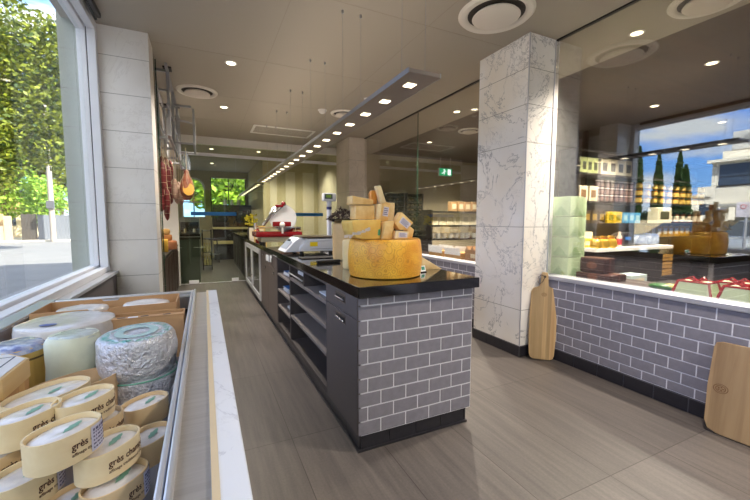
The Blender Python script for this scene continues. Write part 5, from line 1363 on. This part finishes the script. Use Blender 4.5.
b = BM(); cyl(b, (-.12, -.24, .12), .03, .08, 12); cyl(b, (.05, -.24, .12), .03, .08, 12); obj('group_head', b, MAT['chrome'], t)
b = BM(); addb(b, -.22, .16, -.24, .2, 0, .04, .004); obj('drip_tray', b, MAT['dark_metal'], t)
def wood_stool(label, x, y):
    t = thing('bar_stool', label, 'stool', (x, y, 0))
    b = BM(); lathe(b, [(0, .66), (.15, .66), (.16, .67), (.16, .69), (.14, .70), (0, .695)], 24); obj('seat', b, MAT['dark_brown'], t, smooth=True)
    for k in range(4):
        a = PI/4+PI/2*k; b = BM(); tube(b, [(.10*math.cos(a), .10*math.sin(a), .66), (.16*math.cos(a), .16*math.sin(a), 0)], .014, 8); obj('leg', b, MAT['black'], t)
    b = BM(); tube(b, [(.145*math.cos(a), .145*math.sin(a), .25) for a in [D(q) for q in range(0, 360, 20)]], .009, 6, closed=True); obj('foot_ring', b, MAT['steel_dull'], t)
t = thing('drying_trolley', 'narrow dark trolley of bottles beside the back room counter', 'trolley', (.045, 10.0, 0))
b = BM()
for x in (-.1, .1):
    for y in (-.15, .15): addb(b, x-.012, x+.012, y-.012, y+.012, 0, 1.0)
for z in (.12, .45, .78, .98): addb(b, -.11, .11, -.16, .16, z-.012, z)
obj('frame', b, MAT['black'], t)
pb = thing('oil_bottle', 'pale capped bottle on the dark trolley in the back room', 'bottle', (0, 0, -50), 0, 'bottles on the back room trolley')
b = BM(); lathe(b, [(0, 0), (.026, 0), (.028, .01), (.028, .12), (.012, .17), (.012, .2), (0, .2)], 12); obj('glass_body', b, P('pale oil', srgb(170, 160, 110), .2, coat=.4), pb, smooth=True)
b = BM(); cyl(b, (0, 0, .212), .014, .03, 10); obj('cap', b, P('gold cap', srgb(190, 160, 90), .35, .5), pb)
spread(pb, [(.045+dx, 9.9, z) for z in (.121, .451) for dx in (-.06, 0, .06)])
t = thing('dark_counter', 'black counter run continuing beyond the glass partition in line with the island', 'counter', (0, 0, 0))
b = BM(); addb(b, .76, 1.34, 7.95, 11.4, 0, .86); obj('counter_body', b, MAT['black'], t)
b = BM(); addb(b, .72, 1.36, 7.92, 11.42, .86, .90, .003); obj('counter_top', b, MAT['granite'], t)
b = BM()
for k in range(5): addb(b, .752, .761, 8.0+.68*k, 8.64+.68*k, .1, .82, .003)
obj('door', b, MAT['dark'], t)
# oven bank
t = thing('oven_bank', 'wide black oven bank with cream strip at the end of the back room', 'oven', (.82, 12.55, 0))
b = BM(); addb(b, -.58, .56, -.3, .3, .6, 1.72, .004); obj('housing', b, MAT['black'], t)
b = BM(); addb(b, -.58, .56, -.33, .3, .5, .6, .003); obj('cream_strip', b, P('cream strip', srgb(222, 208, 150), .5), t)
b = BM(); addb(b, -.58, .56, -.33, .3, .96, 1.03, .003); obj('middle_shelf', b, P('cream shelf', srgb(206, 196, 150), .5), t)
b = BM(); addb(b, -.56, .54, -.25, .3, 0, .5); obj('base', b, MAT['dark'], t)
for k in range(2):
    b = BM(); addb(b, -.55+.56*k, -.03+.56*k, -.315, -.295, 1.08, 1.66, .004); q = obj('oven_door', b, MAT['dark'], t)
    b = BM(); addb(b, -.48+.56*k, -.10+.56*k, -.318, -.312, 1.18, 1.55); obj('oven_window', b, P('oven glass', srgb(30, 34, 38), .08, coat=.5), q)
for i in range(3):
    t = thing('glass_jug', 'small clear jug on top of the oven bank, %s of three' % ['first', 'second', 'third'][i], 'jug', (.62+.2*i, 12.45, 1.722), 0, 'jugs on the ovens')
    b = BM(); lathe(b, [(0, 0), (.05, 0), (.055, .06), (.035, .13), (.045, .17), (.04, .17), (.03, .13), (0, .01)], 14); obj('jug_body', b, P('pale jug', srgb(190, 196, 196), .15, coat=.4), t, smooth=True)
    b = BM(); tube(b, [(.04, 0, .15), (.085, 0, .12), (.055, 0, .06)], .006, 6); obj('handle', b, P('pale jug', srgb(190, 196, 196), .15), t)
wood_stool('dark round stool in the back room before the ovens', .25, 11.6)
# ------------------------------------------------------------------ street outside
GZ = -.20
def asphalt():
    m = P('asphalt', srgb(132, 130, 128), .85, noise_amt=.15, noise_scale=1.2)
    return m
slab('street_road', -60, -1.05, -30, 60, GZ-.2, GZ, asphalt())
slab('pavement_far', -40, -1.2, 31.3, 40, GZ, GZ+.10, P('pale concrete', srgb(206, 198, 182), .8, noise_amt=.08, noise_scale=1.5))
slab('pavement_across', -40, -13.2, -6, 20, GZ, GZ+.12, P('pale concrete', srgb(206, 198, 182), .8))
slab('street_verge', -60, 14, 13.8, 31, GZ-.3, GZ-.02, asphalt())
slab('forecourt_ground', -12, 14, -30, -3.2, GZ-.3, GZ-.03, P('pale concrete', srgb(206, 198, 182), .8))
def leaf_mat(name, a, b_):
    m, nt, out = new_mat(name)
    bs = N(nt, 'ShaderNodeBsdfPrincipled'); bs.inputs['Roughness'].default_value = .55
    gi_ = N(nt, 'ShaderNodeNewGeometry')
    mx = N(nt, 'ShaderNodeMix', data_type='RGBA'); mx.inputs[6].default_value = a; mx.inputs[7].default_value = b_
    nt.links.new(gi_.outputs['Random Per Island'], mx.inputs[0]); nt.links.new(mx.outputs[2], bs.inputs['Base Color'])
    tr = N(nt, 'ShaderNodeBsdfTranslucent'); nt.links.new(mx.outputs[2], tr.inputs[0])
    ms = N(nt, 'ShaderNodeMixShader'); ms.inputs[0].default_value = .22
    nt.links.new(bs.outputs[0], ms.inputs[1]); nt.links.new(tr.outputs[0], ms.inputs[2]); nt.links.new(ms.outputs[0], out.inputs[0]); return m
M_lfA = leaf_mat('broad leaf green', srgb(30, 64, 14), srgb(150, 158, 40))
M_lfB = leaf_mat('bright leaf green', srgb(110, 160, 44), srgb(176, 200, 70))
M_lfC = leaf_mat('dark cypress green', srgb(40, 62, 36), srgb(64, 92, 44))
M_bark = P('grey bark', srgb(112, 96, 80), .8, noise_amt=.3, noise_scale=8)
def tree(label, x, y, h, trunk, blobs, n, size, mat, seed, name='street_tree', group=None):
    rr = random.Random(seed)
    t = thing(name, label, 'tree', (x, y, GZ), 0, group)
    if trunk:
        b = BM(); tube(b, [(0, 0, 0), (.05, .03, h*.3), (-.04, .02, h*.6)], trunk, 10, rad=[trunk*1.2, trunk, trunk*.6])
        for k in range(4):
            a = k*1.7; tube(b, [(0, 0, h*.4), (h*.1*math.cos(a), h*.1*math.sin(a), h*.6), (h*.2*math.cos(a), h*.2*math.sin(a), h*.75)], trunk*.4, 6)
        obj('trunk', b, M_bark, t, smooth=True)
    b = BM()
    tot = sum(r_[3]**2 for r_ in blobs)
    for bx, by, bz, br, *sq in blobs:
        sz = sq[0] if sq else 1
        for k in range(int(n*br*br/tot)):
            v = Vector((rr.gauss(0, 1), rr.gauss(0, 1), rr.gauss(0, 1))).normalized()*br*(rr.random()**.45)
            v.z *= sz
            p = Vector((bx, by, bz))+v
            a = Vector((rr.gauss(0, 1), rr.gauss(0, 1), rr.gauss(0, .6))).normalized(); c = a.cross(Vector((rr.gauss(0, 1), rr.gauss(0, 1), rr.gauss(0, 1)))).normalized()
            s = size*rr.uniform(.6, 1.3)
            q = [b.verts.new(p+w) for w in (a*s, c*s*.5, -a*s, -c*s*.5)]
            b.faces.new(q)
    obj('foliage', b, mat, t)
    return t
tree('tall broad leaved street tree with yellow tips filling the window view', -9.6, 21.0, 8, .2, [(1.6, 0, 4.9, 1.9), (1.0, .4, 6.6, 2.2), (3.0, .3, 7.0, 2.0), (2.2, 0, 8.8, 2.1), (3.5, .4, 5.0, 1.4), (.3, 0, 4.6, 1.7), (1.3, .2, 3.5, 1.1), (-1.0, 0, 6.5, 2.2), (4.2, .3, 8.8, 1.6)], 32000, .115, M_lfA, 1)
tree('second leafy street tree beyond the utility pole', -10.9, 39.0, 9, .2, [(0, 0, 6.0, 2.3), (1.4, 0, 8.2, 2.2), (-1.6, .2, 7.4, 2.4), (.4, 0, 10.6, 2.4), (2.0, 0, 5.0, 1.5)], 16000, .18, M_lfA, 2)
tree('bright green bushy tree over the paling fence', -12.4, 33.6, 4.6, .12, [(0, 0, 3.0, 1.6), (-1.6, 0, 3.5, 1.7), (1.5, .2, 3.3, 1.5), (.2, 0, 4.6, 1.6)], 5000, .15, M_lfB, 3, 'bushy_tree')
tree('bright green shrub beside the gate post', -10.6, 33.2, 2.6, .1, [(0, 0, 2.2, 1.1), (.9, .2, 2.8, 1.2), (.2, 0, 3.4, .9)], 2600, .13, M_lfB, 4, 'bushy_tree')
tree('added tree behind the stand-in windows for reflected street greenery', .75, 17.2, 5, .16, [(0, 0, 3.2, 1.4), (1.0, .2, 2.8, 1.1), (-.7, 0, 2.7, .8)], 2600, .16, M_lfB, 5, 'reflection_tree')  # added tree, imitates street greenery reflected in the partition
def cypress(label, x, y, top, w, seed):
    rr = random.Random(seed)
    t = thing('cypress', label, 'tree', (x, y, GZ), 0, 'cypresses across the street')
    b = BM(); tube(b, [(0, 0, 0), (0, 0, top*.5)], .07, 8); obj('trunk', b, M_bark, t, smooth=True)
    b = BM(); H_ = top-GZ
    for k in range(2600):
        u = rr.random()**.8; z = .25+u*(H_-.25)
        R_ = w*(1.0-.25*u)*(1-u**5)*min(1, u*6+.3)*(1+.22*noise.noise(Vector((seed, z*1.8, 0))))
        a = rr.uniform(0, 2*PI); q = R_*(rr.random()**.4)
        p = Vector((q*math.cos(a), q*math.sin(a), z))
        d = Vector((math.cos(a)*.5, math.sin(a)*.5, 1)).normalized(); c = d.cross(Vector((rr.gauss(0, 1), rr.gauss(0, 1), rr.gauss(0, 1)))).normalized(); s_ = rr.uniform(.08, .17)
        b.faces.new([b.verts.new(p+v) for v in (d*s_, c*s_*.45, -d*s_, -c*s_*.45)])
    obj('foliage', b, M_lfC, t)
for i, (y, top, w) in enumerate(((14.71, 6.25, .30), (13.85, 5.9, .30), (13.09, 5.35, .30), (12.68, 4.85, .26), (11.99, 5.3, .28), (11.35, 4.4, .36))):
    cypress(['slender cypress first of the row, mirrored in the shop glass beside the white column', 'slender cypress second in the mirrored row', 'slender cypress third in the mirrored row', 'short cypress fourth in the mirrored row', 'slender cypress fifth in the mirrored row', 'cypress last in the mirrored row by the white building'][i], -20+.7*(i % 2), y, top, w, 20+i)
rr = random.Random(77); t = thing('hedge', 'dark clipped hedge at the feet of the cypresses', 'hedge', (-18.1, 13.4, GZ))
b = BM(); addb(b, -.3, .3, -3.0, 3.2, 0, 1.9); obj('hedge_body', b, P('dark hedge', srgb(30, 44, 26), .8, noise_amt=.3, noise_scale=12), t)
b = BM()
for k in range(5000):
    p = Vector((rr.uniform(-.42, .42), rr.uniform(-3.1, 3.3), rr.uniform(0, 2.05))); a = Vector((rr.gauss(0, 1), rr.gauss(0, 1), rr.gauss(0, 1))).normalized(); c = a.cross(Vector((rr.gauss(0, 1), 1, rr.gauss(0, 1)))).normalized()
    b.faces.new([b.verts.new(p+v) for v in (a*.1, c*.05, -a*.1, -c*.05)])
obj('foliage', b, M_lfC, t)
# fences, pole, house
def fence(label, x0, x1, y, h, m, slats=True, name='fence'):
    t = thing(name, label, 'fence', ((x0+x1)/2, y, GZ+.10)); w = (x1-x0)/2
    b = BM()
    n = max(2, int((x1-x0)/.16))
    for i in range(n):
        a = -w+2*w*i/n; addb(b, a+.004, a+2*w/n-.004, -.02, .02, 0, h-.03*(i % 2 if slats else 0))
    obj('paling', b, m, t)
    b = BM(); addb(b, -w, w, .02, .06, .3, .38); addb(b, -w, w, .02, .06, h-.4, h-.32); obj('rail', b, m, t)
    return t
M_fn = P('buff timber', srgb(196, 166, 124), .7, noise_amt=.15, noise_scale=5)
fence('buff paling fence under the bushy tree across the road', -17, -11.9, 31.9, 1.75, M_fn)
fence('dark slatted gate between the fences', -11.05, -10.25, 31.9, 1.75, P('dark gate', srgb(74, 68, 62), .6), name='gate')
fence('grey paling fence behind the utility pole', -10.2, -6.0, 31.9, 1.7, P('grey timber', srgb(120, 124, 132), .7))
b = BM(); addb(b, -15.0, -11.75, 31.45, 31.7, GZ+.1, GZ+1.05, .01); addb(b, -11.75, -11.45, 31.4, 31.75, GZ+.1, GZ+1.7, .01)
tag(obj('brick_wall', b, P('pink brick', srgb(206, 176, 150), .8, noise_amt=.2, noise_scale=20)), 'low pinkish brick wall with a taller end pier before the fence', 'wall')
t = thing('utility_pole', 'weathered timber utility pole on the far kerb', 'utility pole', (-9.15, 31.0, GZ))
b = BM(); cyl(b, (0, 0, 4.5), .16, 9, 14, .12); obj('pole', b, P('weathered timber', srgb(176, 164, 152), .8, noise_amt=.2, noise_scale=6), t, smooth=True)
b = BM(); addb(b, -.2, .2, -.26, -.1, 2.2, 2.7, .01); obj('meter_box', b, P('dark grey box', srgb(92, 92, 98), .5), t)
b = BM(); addb(b, -1.1, 1.1, -.08, .08, 8.2, 8.36); obj('cross_arm', b, M_bark, t)
t = thing('far_house', 'small house with an orange brown roof behind the paling fence', 'house', (-15.5, 39.5, GZ))
b = BM(); addb(b, -3, 3.4, -2.5, 2.5, 0, 2.3); obj('wall', b, P('cream render', srgb(222, 204, 168), .7), t)
b = BM(); v = [b.verts.new(p) for p in ((-3.4, -2.9, 2.3), (3.8, -2.9, 2.3), (3.8, 2.9, 2.3), (-3.4, 2.9, 2.3), (-1.6, 0, 3.6), (2.0, 0, 3.6))]
for f in ((0, 1, 5, 4), (1, 2, 5), (2, 3, 4, 5), (3, 0, 4), (3, 2, 1, 0)): b.faces.new([v[i] for i in f])
obj('roof', b, P('orange brown tiles', srgb(196, 128, 84), .7, noise_amt=.15, noise_scale=8), t)
b = BM(); addb(b, -1.0, .4, -2.53, -2.49, 1.0, 1.9); addb(b, 1.4, 2.4, -2.53, -2.49, 1.0, 1.9); obj('window', b, P('dark window', srgb(60, 70, 84), .1), t)
# white building across the street (mirrored in the shop glass)
t = thing('white_building', 'white two storey building with dark ribbon windows mirrored in the shop glass', 'building', (-14, 4.5, GZ))
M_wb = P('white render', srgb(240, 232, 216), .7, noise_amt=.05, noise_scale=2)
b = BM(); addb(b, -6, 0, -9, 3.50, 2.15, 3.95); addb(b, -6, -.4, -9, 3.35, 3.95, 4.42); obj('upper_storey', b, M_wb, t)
b = BM(); addb(b, -6, -1.5, -9, 3.2, 0, 2.15); obj('lower_storey', b, P('pale shaded render', srgb(208, 200, 186), .7), t)  # white render darkened in colour for shade under the overhang
b = BM(); addb(b, -.1, .45, -9, 3.52, 3.88, 4.0); obj('roof_awning', b, M_wb, t)
b = BM(); addb(b, -.6, .25, -9, 3.52, 2.05, 2.17); obj('floor_band', b, P('grey band', srgb(176, 172, 164), .6), t)
for k in range(4):
    b = BM(); addb(b, -.02, .03, 2.2-2.6*k, 3.25-2.6*k, 2.95, 3.80); addb(b, -.02, .03, .95-2.6*k, 2.15-2.6*k, 2.95, 3.80); q = obj('ribbon_window', b, P('dark street window', srgb(66, 76, 92), .08, coat=.5), t)
    b = BM(); addb(b, .02, .05, 2.15-2.6*k, 2.2-2.6*k, 2.9, 3.84); addb(b, .02, .05, .9-2.6*k, 3.3-2.6*k, 2.9, 2.95); addb(b, .02, .05, 2.2-2.6*k, 3.25-2.6*k, 3.28, 3.31); obj('window_frame', b, MAT['dark_metal'], q)
for k in range(3):
    b = BM(); bar(b, (.02, 2.0-2.2*k, 2.9), (.5, 1.4-2.2*k, 2.3), .04); obj('stay_bar', b, M_wb, t)
b = BM(); addb(b, .0, .9, -8, 1.9, 2.42, 2.5); obj('window_canopy', b, M_wb, t)
for k in range(3):
    b = BM(); addb(b, -.1, .1, 2.9-3*k, 3.1-3*k, 0, 2.2); obj('support_column', b, M_wb, t)
t = thing('roof_unit', 'boxy grey air conditioner on the white building roof', 'air conditioner', (-14.75, 7.1, GZ+4.42))
b = BM(); addb(b, -.4, .4, -.45, .45, 0, .75, .02); obj('casing', b, P('pale grey casing', srgb(206, 204, 200), .5), t)
b = BM(); cyl(b, (.41, -.1, .4), .2, .03, 24, axis='x'); obj('fan_grille', b, P('grey grille', srgb(150, 150, 150), .5), t)
t = thing('distant_building', 'small pale building between the cypresses and the white building', 'building', (-27, 13.75, GZ))
b = BM(); addb(b, -2, 0, -1.2, .6, 0, 3.2); addb(b, -2, .2, -.6, .2, 3.2, 3.9); obj('wall', b, M_wb, t)
b = BM(); addb(b, -.02, .02, -.7, .1, 1.9, 2.7); obj('window', b, P('dark street window', srgb(66, 76, 92), .08), t)
b = BM(); addb(b, -2.1, .15, -1.3, .7, 3.2, 3.32); obj('roof_edge', b, P('grey band', srgb(176, 172, 164), .6), t)
# low boundary wall, sign, cars
b = BM(); addb(b, -15.6, -15.3, -4, 12, GZ+.12, GZ+1.5); tag(obj('boundary_wall', b, P('sandy block', srgb(206, 188, 156), .8, noise_amt=.1, noise_scale=6)), 'sandy boundary wall behind the parked cars', 'wall')
t = thing('street_sign', 'grey pole with a small pale parking sign plate mirrored in the shop glass', 'street sign', (-6, 4.05, GZ))
b = BM(); cyl(b, (0, 0, .95), .03, 1.9, 12); obj('pole', b, MAT['alu'], t, smooth=True)
b = BM(); box(b, (.035, .05, 1.72), (.006, .26, .36), .002); q = obj('plate', b, P('pale sign plate', srgb(226, 220, 232), .4), t)
b = BM(); tube(b, [(.04, .05+.05*math.cos(D(a)), 1.79+.05*math.sin(D(a))) for a in range(0, 360, 20)], .008, 6, closed=True); obj('red_ring', b, P('red sign ring', srgb(206, 40, 50), .4), q)
def car(label, x, y, col, rz=0):
    t = thing('parked_car', label, 'car', (x, y, GZ+.02), rz, 'cars parked across the street')
    b = BM(); front(b, [(-2.1, .32), (2.1, .32), (2.15, .62), (2.0, .86), (1.15, .95), (-1.35, .95), (-2.05, .84), (-2.15, .6)], -.86, .86, bev=.08); obj('car_body', b, P('car paint '+label, col, .2, coat=.8, metal=.2), t, smooth=True)
    b = BM(); lo = [(-1.4, -.8), (1.2, -.8), (1.2, .8), (-1.4, .8)]; hi = [(-.95, -.62), (.45, -.62), (.45, .62), (-.95, .62)]
    L_ = [b.verts.new((p[0], p[1], .93)) for p in lo]; H_ = [b.verts.new((p[0], p[1], 1.42)) for p in hi]
    b.faces.new(L_[::-1]); b.faces.new(H_)
    for i in range(4): b.faces.new((L_[i], L_[(i+1) % 4], H_[(i+1) % 4], H_[i]))
    obj('cabin_glass', b, P('car glass', srgb(50, 58, 66), .05, coat=.6), t)
    b = BM(); addb(b, -.98, .48, -.64, .64, 1.40, 1.45, .02); obj('roof', b, P('car paint '+label, col, .2), t, smooth=True)
    for sx in (-1.3, 1.3):
        for sy in (-.84, .84):
            b = BM(); cyl(b, (sx, sy, .31), .31, .2, 24, axis='y'); q = obj('wheel', b, MAT['black'], t, smooth=True)
            b = BM(); cyl(b, (sx, sy*1.125, .31), .18, .02, 16, axis='y'); obj('hub_cap', b, MAT['steel_dull'], q)
    b = BM(); addb(b, 2.06, 2.16, -.75, -.45, .62, .76, .02); addb(b, 2.06, 2.16, .45, .75, .62, .76, .02); obj('headlight', b, P('headlight glass', srgb(230, 232, 236), .1, coat=.5), t)
car('white parked car farthest along the street in the mirror view', -11.6, 7.6, srgb(226, 228, 232), D(12))
car('silver parked car behind the sign pole', -11.2, 5.2, srgb(176, 180, 186), D(8))
car('dark grey parked car partly behind the silver one', -11.4, 2.6, srgb(92, 96, 102), D(8))

# houses and trees facing the street front, mirrored faintly in the far partition
t = thing('brick_terrace', 'brown brick terrace across from the street front', 'building', (1, -17, GZ))
b = BM(); addb(b, -14, 14, -6, 0, 0, 5.6); obj('wall', b, P('brown brick', srgb(128, 96, 78), .8, noise_amt=.2, noise_scale=3), t)
b = BM(); addb(b, -14.3, 14.3, -6.2, .3, 5.6, 5.85); obj('roof_edge', b, MAT['dark_metal'], t)
for k in range(6): b = BM(); addb(b, -11.5+4.4*k, -9.6+4.4*k, -.03, .03, 1.0, 2.8); obj('window', b, P('dark street window', srgb(66, 76, 92), .08), t)
for i, x in enumerate((-5.5, .5, 6.5)): tree('leafy verge tree before the brown terrace, %s from the side street' % ['first', 'second', 'third'][i], x, -14, 5, .14, [(0, 0, 3.2, 1.6), (.9, 0, 4.2, 1.4), (-.9, .1, 4.0, 1.5)], 2200, .2, M_lfB, 40+i, 'verge_tree', 'verge trees')

# ------------------------------------------------------------------ light
sun = bpy.data.lights.new('sun', 'SUN'); sun.energy = SUN_E; sun.angle = D(.6); sun.color = (1, .95, .86)
so = bpy.data.objects.new('sun', sun); COL.objects.link(so)
sd = Vector((.52, -.48, .60)).normalized()
so.rotation_euler = sd.to_track_quat('Z', 'Y').to_euler(); so.location = sd*30
def area(name, loc, sx, sy, rot, e, col, portal=False):
    l = bpy.data.lights.new(name, 'AREA'); l.shape = 'RECTANGLE'; l.size = sx; l.size_y = sy; l.energy = e; l.color = col
    if portal: l.cycles.is_portal = True
    o = bpy.data.objects.new(name, l); COL.objects.link(o); o.location = loc; o.rotation_euler = rot; return o
# daylight arriving through the street windows
# area lamp added above the pendant to brighten the ceiling
area('ceiling_fill', (1.08, 4.3, 2.03), .16, 5.2, (PI, 0, 0), UP_FILL_E, (1, .85, .68))
area('window_daylight_portal', (-.90, .3, 1.8), 1.9, 6.6, (0, D(-90), 0), 1, (1, 1, 1), True)
area('front_daylight_portal', (.93, -3.12, 1.52), 3.7, 2.3, (D(90), 0, 0), 1, (1, 1, 1), True)
W = bpy.data.worlds.new('sky'); SC.world = W; W.use_nodes = True
nt = W.node_tree; nt.nodes.clear()
out = nt.nodes.new('ShaderNodeOutputWorld'); bg = nt.nodes.new('ShaderNodeBackground'); nt.links.new(bg.outputs[0], out.inputs[0])
tc = nt.nodes.new('ShaderNodeTexCoord'); sp = nt.nodes.new('ShaderNodeSeparateXYZ'); nt.links.new(tc.outputs['Generated'], sp.inputs[0])
rp = nt.nodes.new('ShaderNodeValToRGB'); e = rp.color_ramp.elements
e[0].position = 0.0; e[0].color = SKY[0]; e[1].position = .65; e[1].color = SKY[2]
q = e.new(.22); q.color = SKY[1]
nt.links.new(sp.outputs['Z'], rp.inputs[0])
mp = nt.nodes.new('ShaderNodeMapping'); mp.inputs['Scale'].default_value = (1, 1, 3.2); mp.inputs['Rotation'].default_value = (.2, 0, .4); nt.links.new(tc.outputs['Generated'], mp.inputs[0])
no = nt.nodes.new('ShaderNodeTexNoise'); no.inputs['Scale'].default_value = 3.6; no.inputs['Detail'].default_value = 8; no.inputs['Roughness'].default_value = .58; no.inputs['Distortion'].default_value = .3
nt.links.new(mp.outputs[0], no.inputs['Vector'])
mr = nt.nodes.new('ShaderNodeMapRange'); mr.inputs['From Min'].default_value = .46; mr.inputs['From Max'].default_value = .64; nt.links.new(no.outputs[0], mr.inputs[0])
mx = nt.nodes.new('ShaderNodeMix'); mx.data_type = 'RGBA'; mx.inputs[7].default_value = SKY[3]
nt.links.new(rp.outputs[0], mx.inputs[6]); nt.links.new(mr.outputs[0], mx.inputs[0])
# the sky glows more towards the sun's quarter, over the street front
dt = nt.nodes.new('ShaderNodeVectorMath'); dt.operation = 'DOT_PRODUCT'; dt.inputs[1].default_value = (.25, -.90, .35); nt.links.new(tc.outputs['Generated'], dt.inputs[0])
m5 = nt.nodes.new('ShaderNodeMapRange'); m5.inputs['From Min'].default_value = .1; m5.inputs['From Max'].default_value = .9; m5.inputs['To Min'].default_value = SKY_E; m5.inputs['To Max'].default_value = SKY_E*SUN_GLOW
nt.links.new(dt.outputs['Value'], m5.inputs[0]); nt.links.new(m5.outputs[0], bg.inputs[1])
gl = nt.nodes.new('ShaderNodeMix'); gl.data_type = 'RGBA'; gl.inputs[7].default_value = (1.0, 1.0, 1.06, 1)
m6 = nt.nodes.new('ShaderNodeMapRange'); m6.inputs['From Min'].default_value = .0; m6.inputs['From Max'].default_value = .6
nt.links.new(dt.outputs['Value'], m6.inputs[0]); nt.links.new(m6.outputs[0], gl.inputs[0]); nt.links.new(mx.outputs[2], gl.inputs[6])
nt.links.new(gl.outputs[2], bg.inputs[0])

# ------------------------------------------------------------------ camera
cd = bpy.data.cameras.new('camera'); co = bpy.data.objects.new('camera', cd); COL.objects.link(co)
cd.sensor_width = 36; cd.lens = 360.549/750*36; cd.clip_start = .02; cd.clip_end = 300
co.matrix_world = T(0, 0, 1.2327) @ RZ(-.441333) @ RX(PI/2-.080772) @ RZ(.001992)
SC.camera = co
vs = SC.view_settings
vs.view_transform = 'Standard'; vs.look = 'None'; vs.gamma = 1; vs.exposure = EXPO; vs.use_curve_mapping = False
SC.cycles.transparent_max_bounces = 24; SC.cycles.max_bounces = 10; SC.cycles.diffuse_bounces = 5
